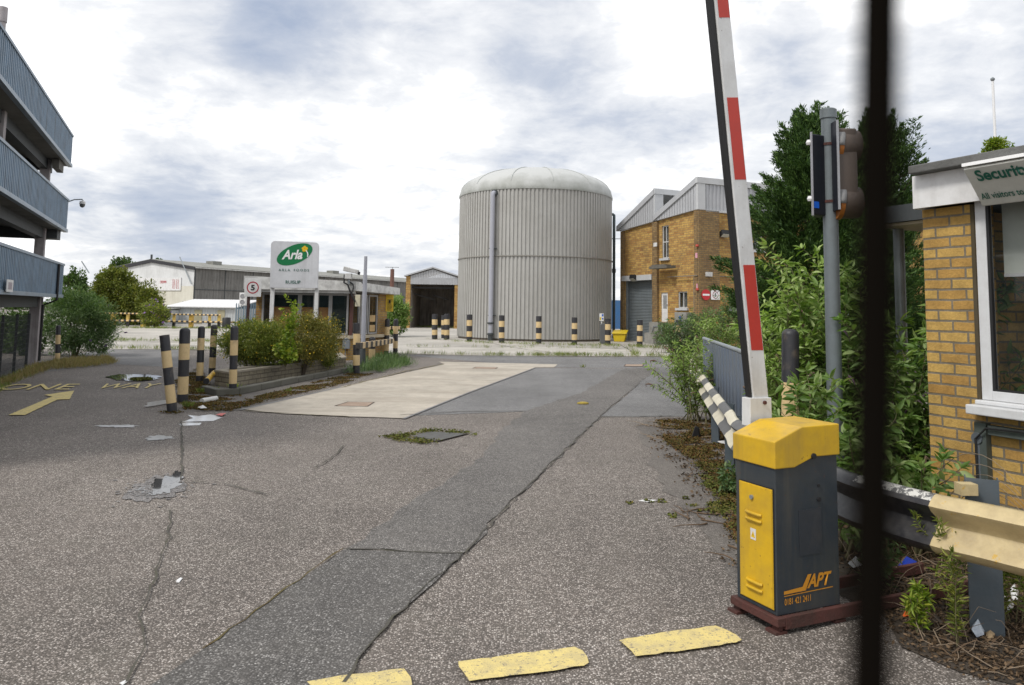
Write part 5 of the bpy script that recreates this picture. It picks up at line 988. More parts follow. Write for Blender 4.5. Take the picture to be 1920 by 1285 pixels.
# smooth with Catmull-Rom
def crom(P, k=14):
    out = []; P = [P[0]*2-P[1]]+P+[P[-1]*2-P[-2]]
    for i in range(1, len(P)-2):
        for j in range(k):
            t_ = j/k; a, b, c_, d_ = P[i-1], P[i], P[i+1], P[i+2]; out.append(.5*((2*b)+(c_-a)*t_+(2*a-5*b+4*c_-d_)*t_*t_+(3*b-a-3*c_+d_)*t_**3))
    out.append(P[-2]); return out
cp2 = crom(pth); 
prof = [(0, 0), (.025, -.004), (.062, -.03), (.08, -.055), (.062, -.082), (.02, -.115), (.004, -.155), (.02, -.195), (.062, -.228), (.08, -.255), (.062, -.28), (.025, -.306), (0, -.31)]
base = cp2[0]; vs = []; s_ = 0; ss = []
for i, p in enumerate(cp2):
    d = (cp2[min(i+1, len(cp2)-1)]-cp2[max(i-1, 0)]).normalized(); nr = Vector((d.y, -d.x, 0)); nr = nr if nr.x < 0 else -nr   # faces the road
    if i: s_ += (p-cp2[i-1]).length
    ss.append(s_); vs += [(p.x-base.x+nr.x*a, p.y-base.y+nr.y*a, ZR+b_) for a, b_ in prof]
i_b = min(range(len(cp2)), key=lambda i: (cp2[i]-pth[7]).length); s_b = ss[i_b]
CRM = paint('rail_cream', (.50, .40, .215), .5, (.20, .14, .07), .6, 5, bmp=.2, chip=.35, chipc=(.5, .3, .03), cs=12); RBK = paint('rail_black', (.012, .012, .015), .35, (.2, .19, .17), .22, 12, bmp=.1); RGR = paint('rail_grey', (.09, .09, .09), .5, (.2, .2, .18), .3, 9); CRL = paint('rail_pale', (.60, .56, .44), .55, (.3, .26, .18), .3, 7)
k = len(prof); fs = []; ms = []
def band(s):
    r = s_b-s
    if r < 0: return 0
    if r < 1.35: return 1
    j = int((r-1.35)/.72); return 3 if j % 2 == 0 else 2
for i in range(len(cp2)-1):
    for j in range(k-1): fs.append((i*k+j, (i+1)*k+j, (i+1)*k+j+1, i*k+j+1)); ms.append(4 if j < 2 and 0 < s_b-(ss[i]+ss[i+1])/2 < .5 else band((ss[i]+ss[i+1])/2))
gr = thing('guard_rail', 'corrugated crash barrier in cream and black bands curving behind the cabinet', 'crash barrier', (base.x, base.y, 0))
mb = MB(); mb.v = vs; mb.f = [list(f) for f in fs]; mb.m = ms; mb.build('beam', [CRM, RBK, RGR, CRL, paint('peeling_paint', (.55, .54, .5), .4, (.3, .3, .28), .3, 8, chip=1.7, chipc=(.015, .015, .018), cs=22)], gr, True, solid=.004)
GPOST = paint('post_blue_grey', (.10, .125, .145), .5, (.16, .16, .16), .4, 6, .4)
def rpost(p, w, lab=None, h=.80, dx=.09, rz=0):
    mb = MB(); mb.box(-w/2, w/2, -.005, .0, 0, h); mb.box(-w/2, -w/2+.006, .0005, .09, 0, h); mb.box(w/2-.006, w/2, .0005, .09, 0, h); o = mb.build('post', GPOST, gr, loc=(p.x-base.x+dx, p.y-base.y, 0), rz=rz); return o
pp_ = gp(1852, 1192); rpost(pp_, .16, h=ZR+.06, dx=0, rz=-.5)
for s in (20, 32, 44, 60): p = cp2[min(s, len(cp2)-1)]; rpost(p, .13, h=ZR-.04, dx=.10, rz=1.2)
mb = MB(); p = pth[7]; q_ = pth[8]
for tt in (.18, .95, .6):
    c_ = p.lerp(q_, tt)-base; mb = MB(); nr = Vector((-.85, -.5, 0)).normalized(); zz_ = -.07 if tt != .6 else -.16; r0_ = .075 if tt != .6 else .015
    mb.cyl(tuple(c_+nr*r0_+Vector((0, 0, zz_))), tuple(c_+nr*(r0_+.018)+Vector((0, 0, zz_))), .017 if tt == .6 else .012, n=8); mb.build('bolt', RST, gr)
mb = MB(); c_ = pp_-base; mb.box(c_.x-.14, c_.x-.05, c_.y-.05, c_.y+.02, ZR-.02, ZR+.04); mb.build('spacer', CRM, gr)
# ---- blue grey sheet fence with top rail behind the rail
fa = gp(1320, 634, 1.25); fb_ = gp(1396, 660, 1.25); dF = (fb_-fa); fb2 = fb_+dF.normalized()*.9; SF = thing('sheet_fence', 'blue grey ribbed sheet fence with a galvanised top rail behind the striped crash barrier', 'fence', (fa.x, fa.y, 0), math.atan2(dF.y, dF.x)); L = (fb2-fa).xy.length
BLS = paint('sheet_blue_grey', (.135, .165, .215), .5, (.2, .2, .18), .4, 3, .2, streak=.4); mb = MB(); mb.corr((0, 0), (L, 0), .03, 1.22, .3, .035, nrm=(0, -1)); mb.build('panel', BLS, SF, solid=.004)
MB().cyl((-.05, 0, 1.24), (L+.05, 0, 1.24), .03, n=10).build('top_rail', GALV, SF, True)
for i in range(4): MB().box(L*i/3-.03, L*i/3+.03, .045, .1, 0, 1.22).build('post', GALV, SF)
a = gp(1393, 815); zt = yp(1390, 676, a.y).z; o = thing('yellow_marker', 'narrow yellow guard plate standing left of the white barrier arm', 'marker', (a.x, a.y, 0)); h_ = zt; w_ = 17/F*a.y; mb = MB(); mb.prism([(-w_*.4, 0, 0), (w_*.6, 0, 0), (w_*.6, 0, h_), (-w_*.1, 0, h_+.05), (-w_*.4, 0, h_-.12)], (0, .1, 0)); mb.build('plate', paint('marker_yellow', (.66, .40, .01), .5, (.3, .2, .05), .3, 5), o, bevel=.006)
# ---- traffic light post
tY = 6.9; tx = xat(1562.5, tY, 1.5); r_ = 14/F*tY; ztp = yp(1562, 205, tY).z; tp_ = thing('traffic_light', 'grey post carrying two back to back black signal heads', 'traffic light', (tx, tY, 0))
TGP = paint('signal_pole_grey', (.15, .175, .185), .5, (.08, .08, .08), .4, 5, .2, streak=.4)
MB().cyl((0, 0, 0), (0, 0, ztp-.06), r_, r_*.95, 28).build('pole', TGP, tp_, True); MB().lathe([(r_*1.1, ztp-.09), (r_*1.1, ztp-.01), (r_*.9, ztp), (.01, ztp+.003)], 28).build('cap', TGP, tp_, True)
def tq(u, v, y=0): p = yp(u, v, tY+y); return Vector((p.x-tx, y, p.z))
a, b = tq(1517, 405), tq(1549, 252); BH = paint('signal_black', (.007, .009, .016), .5, (.03, .03, .03), .3, 4)
d0_ = tq(1517, 400, -.05); hd = MB(); x0_, x1_ = a.x, b.x; zl0, zh0 = tq(1520, 405).z, tq(1520, 255).z
hd.prism([(x0_, -.10, zl0), (x1_-.01, -.02, zl0), (x1_-.01, .16, zl0), (x0_+.085, .12, zl0)], (0, 0, zh0-zl0)); h1 = hd.build('signal_head', BH, tp_, bevel=.012)
MB().box(x0_-.014, x0_-.001, -.115, -.095, zl0-.01, zh0+.01).build('backing_board', paint('board_grey', (.3, .3, .33), .5), h1)
p = tq(1526, 390, -.1); q_ = tq(1538, 378, -.1); mb = MB(); fy_ = lambda x: -.104+.08*(x-x0_)/(x1_-.01-x0_); mb.prism([(p.x, fy_(p.x), p.z), (q_.x, fy_(q_.x), p.z), (q_.x, fy_(q_.x), q_.z), (p.x, fy_(p.x), q_.z)], (0, -.002, 0)); stk = mb.build('sticker', plain('sticker_blue', (.01, .12, .62), .4), h1)
for v in (276, 380):
    z = tq(1517, v).z; MB().lathe([(.02, 0), (.028, .02), (.018, .045)], 12, (x0_-.02, -.085, z)).build('lens_edge', WHT, h1)
# second head, faces right
a, b = tq(1556, 398), tq(1574, 235); zl1, zh1 = a.z, b.z; x0_ = a.x
MB().box(x0_, x0_+.012, -.185, .12, zl1, zh1).build('backing_board', BH, tp_); MB().box(x0_-.004, x0_+.013, -.20, -.186, zl1, zh1).build('board_edge', paint('board_edge', (.30, .31, .33), .5), tp_)
HBN = paint('hood_brown', (.085, .062, .048), .5, (.05, .04, .035), .4, 5); h2 = MB().box(x0_+.0125, x0_+.20, -.15, .10, zl1+.02, zh1-.06).build('signal_head', HBN, tp_, bevel=.02)
VIS = paint('visor_grey', (.22, .22, .22), .5, (.1, .1, .1), .3, 5); AMB = plain('lens_amber', (.55, .14, .01), .25)
for v in (275, 381):
    zc_ = tq(1570, v).z; rr_ = .15; mb = MB(); n = 18; x1_ = x0_+.02; vs = []; mh = MB(); mh.cyl((x0_+.07, -.03, zc_), (x0_+.24, -.03, zc_), .148, .14, n=30); mh.build('hood', HBN, h2, True); ma = MB(); ma.cyl((x0_+.03, -.035, zc_-.01), (x0_+.069, -.035, zc_-.01), .147, .149, n=30); ma.build('amber_rim', paint('amber_rim', (.30, .10, .012), .35), h2, True)
    for i in range(n+1):
        th_ = math.radians(-10+200*i/n); dl_ = .05+.03*max(0, math.sin(th_)); y, z = -.04-rr_*math.cos(th_), zc_+rr_*math.sin(th_); vs += [(x1_, y, z), (x1_+dl_, y, z)]
    mb.add(vs, [(2*i, 2*i+1, 2*i+3, 2*i+2) for i in range(n)]); mb.build('visor', VIS, h2, True, solid=.005)
    mb = MB(); mb.cyl((x0_+.241, -.03, zc_), (x0_+.25, -.03, zc_), rr_*.88, rr_*.8, n=24); mb.build('lens', AMB, h2, True)
for v in (272, 379): z = tq(1555, v).z; MB().lathe([(r_*1.06, z-.012), (r_*1.06, z+.012)], 24).build('strap', RST, tp_)
# ---- gate bar right in front of the lens (the photographer stands at a railing)
gate_m = plain('gate_black', (.006, .005, .004), 1.0); gate_m.node_tree.nodes['Principled BSDF'].inputs['Specular IOR Level'].default_value = 0
gb = thing('gate_bar', 'blurred black vertical gate bar close to the camera on the right', 'gate bar', (0, 0, 0)); Dg = .105
p_t = yp(1650, -80, Dg); p_b = yp(1630, 1400, Dg); dirn = (p_t-p_b).normalized()
MB().cyl(tuple(p_b-dirn*1.4), tuple(p_t+dirn*.5), .0027, n=20).build('bar', gate_m, gb, True)
# ================================================================ bollards and beams
BN = bands('bollard_bands', [(0, True), (.18, False), (.38, True), (.58, False), (.79, True)]); BT = bands('bollard_bands_low', [(0, True), (.13, False), (.36, True), (.58, False), (.79, True)]); B4 = bands('bollard_bands_four', [(0, False), (.26, True), (.5, False), (.74, True)]); B2 = bands('bollard_bands_two', [(0, False), (.55, True)])
def bollard(u, v, ut, vt, w, label, mat=None, flat=False, group=None, Y=None):
    b = gp(u, v) if Y is None else Vector((xat(u, Y), Y, 0)); t_ = yp(ut, vt, b.y); d = t_-b; L = d.length; r = w/2/F*b.y
    pr = [(r, -.03), (r, L-r*.25), (r*.99, L-r*.2), (r*.02, L-r*.15)] if flat else [(r, -.03), (r, L-r*.7), (r*.93, L-r*.4), (r*.72, L-r*.15), (r*.4, L-.01*r), (r*.02, L)]
    o = MB().lathe(pr, 26).build('bollard', mat or BN, None, True, loc=b); o.rotation_mode = 'QUATERNION'; o.rotation_quaternion = d.to_track_quat('Z', 'Y'); tag(o, label, 'bollard', group); return o
g1 = 'black and cream bollards around the planter'; g2 = 'black and cream bollards guarding the tank'
bollard(323, 772, 308, 627, 17.5, 'leaning flat topped bollard with mossy top, nearest the WAY lettering', BT, True, g1)
bollard(342, 755, 347, 615, 19, 'thick domed bollard just right of the leaning one', BT, False, g1)
bollard(374, 716, 378, 612, 12.5, 'slim bollard third from the left behind the thick domed one', BT, False, g1)
bollard(397, 706, 402, 609, 12, 'slim bollard standing at the left tip of the stone planter', BN, False, g1)
bollard(436, 741, 440, 611, 14, 'bollard with rusty foot standing before the planter front wall', BN, False, g1)
bollard(668, 701, 669, 605, 12.5, 'bollard in front of the gatehouse base holding the striped timber beam', BN, True, g1)
bollard(697, 680, 698, 632, 12, 'short bollard under the striped timber beam by the grey pole', B2, False, g1)
bollard(724, 670, 726.5, 598, 9.5, 'bollard at the far end of the striped timber beam', BN, False, g1)
bollard(741, 664, 742.5, 598, 9, 'rightmost bollard of the gatehouse group with grey cap', BN, False, g1)
bollard(107.5, 679, 109.5, 610, 8.5, 'lone thin bollard in dry grass beside the car park column', B4, False, g1)
for u, v, vt, lab in ((815, 636, 588.5, 'leftmost bollard of the row at the left foot of the tank'), (832.5, 634.5, 590.5, 'bollard half hidden behind another left of the tank'), (837.5, 636.5, 588, 'bollard overlapping a farther one left of the tank'), (880, 640, 589, 'bollard left of the tall pale pipe on the tank'),
                      (940.5, 642.5, 590.5, 'bollard just right of the tall pale pipe on the tank'), (1010, 644, 592, 'bollard in front of the middle of the tank'), (1077, 646, 594.5, 'bollard right of the tank middle between two wide gaps'), (1139.5, 646.5, 597, 'bollard beside the yellow grit bin'), (1199.5, 648.5, 599, 'bollard before the grey roller door'),
                      (1272, 652, 599, 'yellow banded bollard at the left of the weeds by the brick building'), (1294, 652, 599.5, 'slim bollard behind weeds before the meter cabinet')):
    bollard(u, v, u+.3, vt, 10.5 if u != 1294 else 7, lab, BN, True, g2)
bollard(1326, 657, 1326, 611, 17, 'wide cream topped bollard among weeds near the red fire point board', bands('bollard_bands_cream', [(0, False), (.3, True), (.72, False)]), True, g2)
bollard(1481, 900, 1482, 617, 31, 'fat black topped bollard wrapped in leafy shrub behind the cabinet', bands('bollard_bands_fat', [(0, True), (.3, False), (.70, True)]), False, None, 6.95)
BS = stripes('beam_stripes', 8, 0, ((.03, .028, .025), (.56, .42, .24)), .35, 7)
def beam(u0, v0, u1, v1, Ya, Yb, h, label):
    a = yp(u0, v0, Ya); b = yp(u1, v1, Yb); d = b-a; L = d.xy.length; o = MB().box(0, L, -.06, .06, -h, 0).build('timber_beam', BS, None, loc=a, rz=math.atan2(d.y, d.x), bevel=.008); o.rotation_euler.y = -math.atan2(d.z, L); tag(o, label, 'beam', 'striped timber beams')
ya = gp(668, 701).y-.13; yb = gp(724, 670).y-.1; beam(671, 643, 736, 635, ya, yb, .16, 'striped timber beam running between bollards before the gatehouse')
yb = gp(741, 664).y+.2; beam(706, 612, 751, 612, yb+.3, yb+.1, .12, 'short striped timber beam behind the two slim bollards')
# ================================================================ vegetation
BARK = paint('bark', (.09, .07, .05), .9, (.04, .03, .02), .5, 12, bmp=.6); STEMG = paint('green_stem', (.14, .13, .06), .8, (.08, .05, .03), .5, 9)
CON = leafmat('conifer_leaf', [(.025, .055, .014), (.055, .115, .028), (.12, .20, .045)], .6, .12)
BUD = leafmat('shrub_leaf_light', [(.15, .24, .045), (.26, .37, .09), (.42, .50, .22)], .5, .3); BUDD = leafmat('shrub_leaf_mid', [(.09, .17, .035), (.17, .27, .065), (.31, .39, .16)], .5, .3)
YGL = leafmat('yellow_green_leaf', [(.10, .17, .02), (.20, .28, .03), (.34, .36, .05)], .5, .3); OLV = leafmat('olive_leaf', [(.09, .13, .022), (.18, .22, .04), (.30, .30, .065)], .55, .25); BRL = leafmat('brownish_leaf', [(.10, .12, .024), (.19, .18, .038), (.28, .22, .055)], .6, .2)
GRL = leafmat('grey_green_leaf', [(.055, .11, .04), (.11, .18, .065), (.19, .26, .11)], .55, .25); TRL = leafmat('tree_leaf', [(.075, .105, .018), (.14, .165, .028), (.22, .22, .045)], .55, .2); DKL = leafmat('dark_tree_leaf', [(.035, .07, .018), (.07, .12, .03), (.11, .17, .045)], .55, .2)
DRY = leafmat('dry_grass', [(.22, .16, .07), (.32, .25, .12), (.16, .17, .05)], .8, .2); FLY = plain('petal_yellow', (.75, .5, .02), .5); FLP = plain('petal_purple', (.16, .07, .25), .6); FLB = plain('seed_spike_brown', (.14, .09, .06), .8)
def leafy(name, label, base, stems, mat, L=.11, W=.32, step=.06, cat='shrub', droop=.35, spikes=.4, seedcol=None, group=None, side=3, tv=LEAF_V, tf=LEAF_F, srad=.009):
    """stems: list of (base offset, tip offset, sag). Paired leaves along each arching stem and its side shoots."""
    t = thing(name, label, cat, tuple(base), 0, group); mb = MB(); P = []; D = []; SP = []; SD = []
    def run(p0, p1, sag, r, lvl, start):
        p0 = Vector(p0); p1 = Vector(p1); n = 9; mid = (p0+p1)/2+Vector((random.uniform(-.08, .08), random.uniform(-.08, .08), sag)); pts = [p0*(1-s)**2+mid*2*s*(1-s)+p1*s*s for s in (i/n for i in range(n+1))]
        mb.tube(pts, [r*(1-.75*i/n) for i in range(n+1)], 5); Ltot = sum((b-a).length for a, b in zip(pts[:-1], pts[1:])); k = max(3, int(Ltot/step)); ang = random.uniform(0, 6)
        for j in range(k):
            s = start+(1-start)*(j+.5)/k; i = min(n-1, int(s*n)); f = s*n-i; p = pts[i].lerp(pts[i+1], f); d = (pts[i+1]-pts[i]).normalized(); a = d.orthogonal().normalized(); b = d.cross(a); ang += 1.57+random.uniform(-.3, .3)
            for sg in (1, -1):
                o = (a*math.cos(ang)+b*math.sin(ang))*sg; P.append(p+o*r); D.append(o+d*.55+Vector((random.uniform(-.25, .25), random.uniform(-.25, .25), random.uniform(-.2, .25))))
            if lvl == 0 and s > .25 and random.random() < side*step*1.6:
                o = (a*math.cos(ang)+b*math.sin(ang)); l = random.uniform(.18, .42)*min(1, Ltot/1.3); run(p, p+o*l*.7+d*l*.5+Vector((0, 0, .08)), .02, r*.5, 1, .1)
        tipd = (pts[-1]-pts[-2]).normalized()
        for _ in range(5): P.append(pts[-1]); D.append(tipd+Vector((random.gauss(0, .5), random.gauss(0, .5), random.gauss(0, .3))))
        if random.random() < spikes: SP.append(pts[-1]); SD.append(tipd)
    for b0, tip, sag in stems: run(b0, tip, sag, srad*random.uniform(.8, 1.3), 0, .12)
    mb.build('stem', STEMG, t, True); leaves('foliage', [p[:] for p in P], [d[:] for d in D], mat, L, W, t, tv, tf, droop=droop)
    if SP:
        for p, d in zip(SP[:24], SD):
            mb = MB(); l = random.uniform(.10, .2); q = [p, p+d*l*.4, p+d*l*.75+Vector((0, 0, -.02)), p+d*l*.9+Vector((.03, 0, -.07))]; mb.tube(q, [.006, .013, .01, .003], 6); mb.build('flower_spike', seedcol or FLB, t, True)
    return t
def fan(n, r0, spread, hmin, hmax, lean=(0, 0)):
    out = []
    for i in range(n):
        a = random.uniform(0, 6.28); h = random.uniform(hmin, hmax); s = random.uniform(.2, 1)*spread
        out.append(((random.uniform(-r0, r0), random.uniform(-r0, r0), 0), (math.cos(a)*s+lean[0]*h, math.sin(a)*s*.8+lean[1]*h, h), random.uniform(.0, .25)))
    return out
def wp(u, Y): return Vector((xat(u, Y), Y, 0))
def hgt(u, v, Y): return yp(u, v, Y).z
# big buddleias by the cabinet
leafy('buddleia', 'tall light green leafy shrub between the white arm and the grey signal post', wp(1502, 7.7), fan(20, .3, .55, .8, 1.5)+fan(13, .2, .42, 1.4, 1.95)+[((0, 0, 0), (-.1, 0, 2.2), .1), ((0, 0, 0), (.02, 0, 2.1), .1), ((0, 0, 0), (.22, 0, 2.15), .1)], BUD, .095, .30, .06)
leafy('buddleia', 'leafy shrub growing low right behind the yellow cabinet cap', wp(1510, 6.3), fan(8, .12, .22, .6, 1.1), BUDD, .11, .32, .06, spikes=.1)
leafy('buddleia', 'leafy shrub just right of the grey signal post behind the blurred bar', wp(1600, 7.4), fan(20, .2, .45, .8, 1.8)+fan(4, .1, .2, 1.9, 2.1), BUDD, .12, .28, .06)
leafy('buddleia', 'leafy shrub leaning over the brick hut wall with drooping flower spikes', wp(1690, 6.75), fan(18, .18, .35, .6, 1.5)+[((0, 0, 0), (.75, -.5, 2.15), .1), ((0, 0, 0), (.62, -.45, 1.75), .1), ((0, 0, 0), (.5, -.4, 1.9), .2), ((0, 0, 0), (.85, -.55, 1.45), .15), ((0, 0, 0), (.25, -.2, 1.8), .1)], BUDD, .12, .28, .06, spikes=.9, seedcol=paint('faded_purple_spike', (.14, .09, .12), .8))
leafy('leafy_weed', 'low broad leaved weed sprouting at the foot of the hut wall', wp(1735, 5.6), fan(8, .15, .4, .4, .75), BUDD, .10, .34, .07, 'weed', spikes=.2)
leafy('leafy_weed', 'dark leafy weed below the black section of crash barrier', wp(1610, 5.6), fan(12, .2, .35, .5, 1.0), BUDD, .10, .34, .065, 'weed', spikes=0)
# bush in front of the sheet fence, left of the arm
b_ = gp(1318, 792); leafy('wild_shrub', 'sprawling yellow green shrub over the far end of the striped crash barrier', b_, fan(24, .3, .6, .45, 1.15)+[((0, 0, 0), (-.85, -.1, .85), .15), ((0, 0, 0), (-.75, .1, .55), .2), ((0, 0, 0), (-.6, 0, .95), .1)], BUD, .07, .26, .05, side=4, spikes=.1)
b_ = gp(1345, 742); leafy('wild_shrub', 'tall thin shrub rising before the blue grey sheet fence', b_, fan(20, .3, .5, .9, 1.55), BUD, .075, .26, .055, side=4, spikes=.1)
b_ = gp(1372, 775); leafy('wild_shrub', 'thin sprigs growing through the striped barrier beside the yellow plate', b_, fan(9, .3, .35, .7, 1.2), BUDD, .085, .3, .07, side=2, spikes=0)
b_ = gp(1285, 700); leafy('wild_shrub', 'straggly weed growing on the tarmac edge before the slim bollard', b_, fan(26, .35, .6, .7, 1.5), GRL, .09, .28, .06, side=4, spikes=.1)
for u, v, h, lab in ((1246, 662, 1.2, 'thin weed clump left of the grey railing end'), (1370, 668, 2.5, 'tall weeds at the foot of the brick wall behind the fence'), (1335, 662, 1.7, 'weeds crowding the red fire point board'), (1310, 655, 1.9, 'dense thin stemmed weeds between two bollards by the brick wall'), (1410, 680, 2.3, 'tall weed mass beside the right brick face')):
    leafy('tall_weed', lab, gp(u, v), fan(18, .5, .7, h*.5, h), GRL, .13, .28, .09, 'weed', side=3, spikes=.05, group='weeds at the foot of the brick building', tv=DIA_V, tf=DIA_F)
# conifer
def conifer(label, base, H, R, n, per):
    t = thing('conifer_tree', label, 'tree', tuple(base)); P = []; D = []; mb = MB()
    mb.tube([(0, 0, 0), (.05, .02, H*.5), (0, 0, H*.93)], [.2, .12, .03], 8)
    leaders = [(0, 0, H)]+[(random.uniform(-.6, .6)*R, random.uniform(-.4, .4)*R, H*random.uniform(.72, .95)) for _ in range(7)]
    for i in range(n):
        z = H*random.uniform(.02, .97)**1.0; k = (1-(z/H)**2.7)**.8; a = random.uniform(0, 6.283); r = R*k*random.uniform(.5, 1.22)*(1+.16*math.sin(3*a+z*1.7)); tip = Vector((math.cos(a)*r, math.sin(a)*r, z+random.uniform(.1, .55))); rootp = tip*.45; rootp.z = z-.2
        d = (tip-rootp).normalized(); l = (tip-rootp).length
        if i % 12 == 0: mb.tube([(0, 0, max(.1, z-.7)), tuple(rootp), tuple(tip)], [.035, .02, .006], 5)
        s = rng.uniform(0.1, 1, per); sp = .13*(1.15-s)
        pp = np.array(rootp[:])+np.outer(s, np.array((tip-rootp)[:]))+rng.normal(size=(per, 3))*sp[:, None]*np.array([1, 1, .7]); dd = np.array(d[:])*1.0+rng.normal(size=(per, 3))*.45+np.array([0, 0, .25]); P.append(pp); D.append(dd)
    for lx_, ly_, lz in leaders:
        for j in range(34):
            s = j/34; p = np.array([lx_+.08*math.sin(j)+.12*s, ly_, lz-1.3*(1-s)+.35]); w = .32*(1-s)+.03; a = rng.uniform(0, 6.28, 14); dd = np.stack([np.cos(a), np.sin(a), np.full(14, .8)], 1); m = rng.uniform(0, 1, (14, 1)); P.append(p+dd*m*w); D.append(dd*.8+rng.normal(size=(14, 3))*.2)
    P = np.concatenate(P); D = np.concatenate(D); ok = P[:, 2] > .05; leaves('crown', P[ok], D[ok], CON, .10, .26, t); mb.build('trunk', BARK, t, True); return t
by_ = 17.0; H1 = hgt(1540, 222, by_)
conifer('large dark conifer with feathery tips behind the traffic light', wp(1538, by_), H1, 1.95, 680, 290)
conifer('dark conifer with ragged top behind the blurred bar and hut', wp(1655, by_+.8), hgt(1640, 205, by_), 1.45, 420, 280)
# planter shrubs
zs_ = .3
def pl_b(u, v, Y): return Vector((xat(u, Y, .3), Y, .02))
Yp_ = c.y if False else gp(428, 727).y
bush('flowering_shrub', 'low green mound shrub dotted yellow at the left end of the planter', 'shrub', pl_b(476, 680, Yp_+2.1), (.85, .7), hgt(478, 604, Yp_+2.1), OLV, BARK, 300, 90, .2, .05, .45, flowers=(FLY, 420, .035), crown0=.3, group='shrubs in the planter', extra=[((.4, -.1, .7), (.6, .3, .35), 40)])
bush('flowering_shrub', 'taller brownish shrub with yellow flowers behind the planter', 'shrub', pl_b(566, 670, Yp_+3.0), (.95, .75), hgt(560, 592, Yp_+3.0), BRL, BARK, 320, 90, .2, .05, .4, flowers=(FLY, 700, .04), crown0=.3, group='shrubs in the planter')
bush('flowering_shrub', 'dull green end of the planting beside the white panel on the gatehouse', 'shrub', pl_b(600, 668, Yp_+4.2), (.45, .5), hgt(602, 628, Yp_+4.2), OLV, BARK, 110, 80, .17, .05, .4, flowers=(FLY, 80, .03), crown0=.1, group='shrubs in the planter')
st_ = [((0, 0, .3), (random.uniform(-.12, .12), random.uniform(-.1, .1), h), .0) for h in (1.5, 1.3, 1.0, .8)]+[((0, 0, .3), (.2+random.uniform(-.15, .15), -.35, .55), .2) for _ in range(6)]+[((0, 0, .3), (-.15, -.3, .75), .1), ((0, 0, .3), (.15, -.2, 1.0), .1)]
hb = pl_b(535, 680, Yp_+1.6); st_[0] = ((0, 0, .3), (.15, 0, hgt(547, 570, hb.y)), .0); leafy('maple_sapling', 'bright yellow green sapling rising out of the planter before the sign', hb, st_, YGL, .09, .7, .045, 'sapling', droop=.3, spikes=0, side=5)
# left shrub by the car park
b_ = gp(140, 668); bush('buddleia', 'big grey green shrub with purple flowers beside the car park column', 'shrub', b_, (1.1, 1.0), hgt(140, 544, b_.y), GRL, STEMG, 230, 75, .26, .09, .28, crown0=.1, flowers=(FLP, 14, .12), extra=[((.8, -.1, .7), (.6, .5, .6), 50), ((0, 0, 1.6), (.8, .6, .45), 50), ((-.4, 0, .6), (.5, .4, .5), 25)])
for u, Y, lab in ((-25, 27, 'dark shrub behind the mesh fence at the very edge of the photo'), (22, 26, 'dark shrub behind the mesh fence left of the car park column'), (50, 25, 'dark shrub just behind the foot of the car park column')):
    bush('shaded_shrub', lab, 'shrub', wp(u, Y), (.62 if u < 40 else .3, .6), hgt(u, 588, Y), DKL, STEMG, 90, 60, .25, .10, .5, crown0=.05, group='shrubs behind the mesh fence')
# mid and far trees
def far_tree(name, label, u, vt, Y, wpx, mat, n=110, per=60, lf=.22, base0=.4, **k):
    r = wpx/2/F*Y; H = hgt(u, vt, Y); return bush(name, label, 'tree', wp(u, Y), (r, r*.7), H, mat, BARK, n, per, r*.27, lf, .6, trunk_r=.13, crown0=base0, **k)
far_tree('broadleaf_tree', 'broad olive green tree before the white warehouse gable', 212, 503, 62, 84, TRL, 240, 75, .2, extra=[((-2.4, 0, 1.6), (1.4, 1.6, 1.7), 50), ((1.8, -.3, 1.9), (1.8, 1.2, 1.7), 80), ((3.0, -.3, 1.2), (1.2, 1.0, 1.2), 40)])
far_tree('broadleaf_tree', 'shaggy yellowish tree right beside the crown sign on the gable', 276, 540, 60, 44, TRL, 80, 70, .2)
bush('buddleia', 'dark purple tinged shrub at the left end of the white ribbed shed', 'shrub', wp(290, 56), (.95, .9), hgt(290, 566, 56), OLV, BARK, 70, 60, .35, .15, .5, crown0=.1, flowers=(FLP, 90, .2))
far_tree('broadleaf_tree', 'small dark tree poking above the bushes at far left', 134, 498, 70, 48, DKL, 80, 60, .25)
far_tree('broadleaf_tree', 'green tree behind the warehouse gable left shoulder', 226, 480, 120, 62, DKL, 110, 60, .4, 1.5)
far_tree('broadleaf_tree', 'tree crown just showing over the warehouse ridge', 290, 483, 125, 26, DKL, 50, 60, .35, 2)
bush('wild_shrub', 'green shrub between the gatehouse and the open shed', 'shrub', wp(738, 46), (.85, .7), hgt(738, 553, 46), BUDD, BARK, 110, 60, .3, .16, .45, crown0=.1, extra=[((-.5, -.4, .5), (.5, .5, .5), 30)])
# hedge line on the horizon
t_ = []; d_ = []
for i in range(150):
    x = -130+i*1.5; hh_ = random.uniform(1.2, 3.0); P, D = clumps((x, 170+random.uniform(-3, 3), hh_*.5), (1.8, 1.5, hh_*.55), 10, 26, .6); t_.append(P); d_.append(D)
o = leaves('far_hedge', np.concatenate(t_), np.concatenate(d_), DKL, .5, .6); o['kind'] = 'stuff'
# roof plants
bush('roof_plant', 'round mossy yellow green cushion growing on the hut roof below the flagpole', 'plant', HF.w(HF.hit(1868, 290, 2, zrt).x, HF.hit(1868, 290, 2, zrt).y, zrt) if False else HF.w(hx(1868, 280, .1).x, .1, zrt-.01), (.085, .07), .17, YGL, STEMG, 60, 40, .035, .02, .6, trunk_r=.005, ntr=3)
bush('roof_plant', 'tiny green sprig growing on the hut roof edge left of the cushion', 'plant', HF.w(hx(1843, 288, .1).x, .1, zrt-.01), (.03, .03), .09, YGL, STEMG, 20, 30, .02, .018, .5, trunk_r=.004, ntr=2)
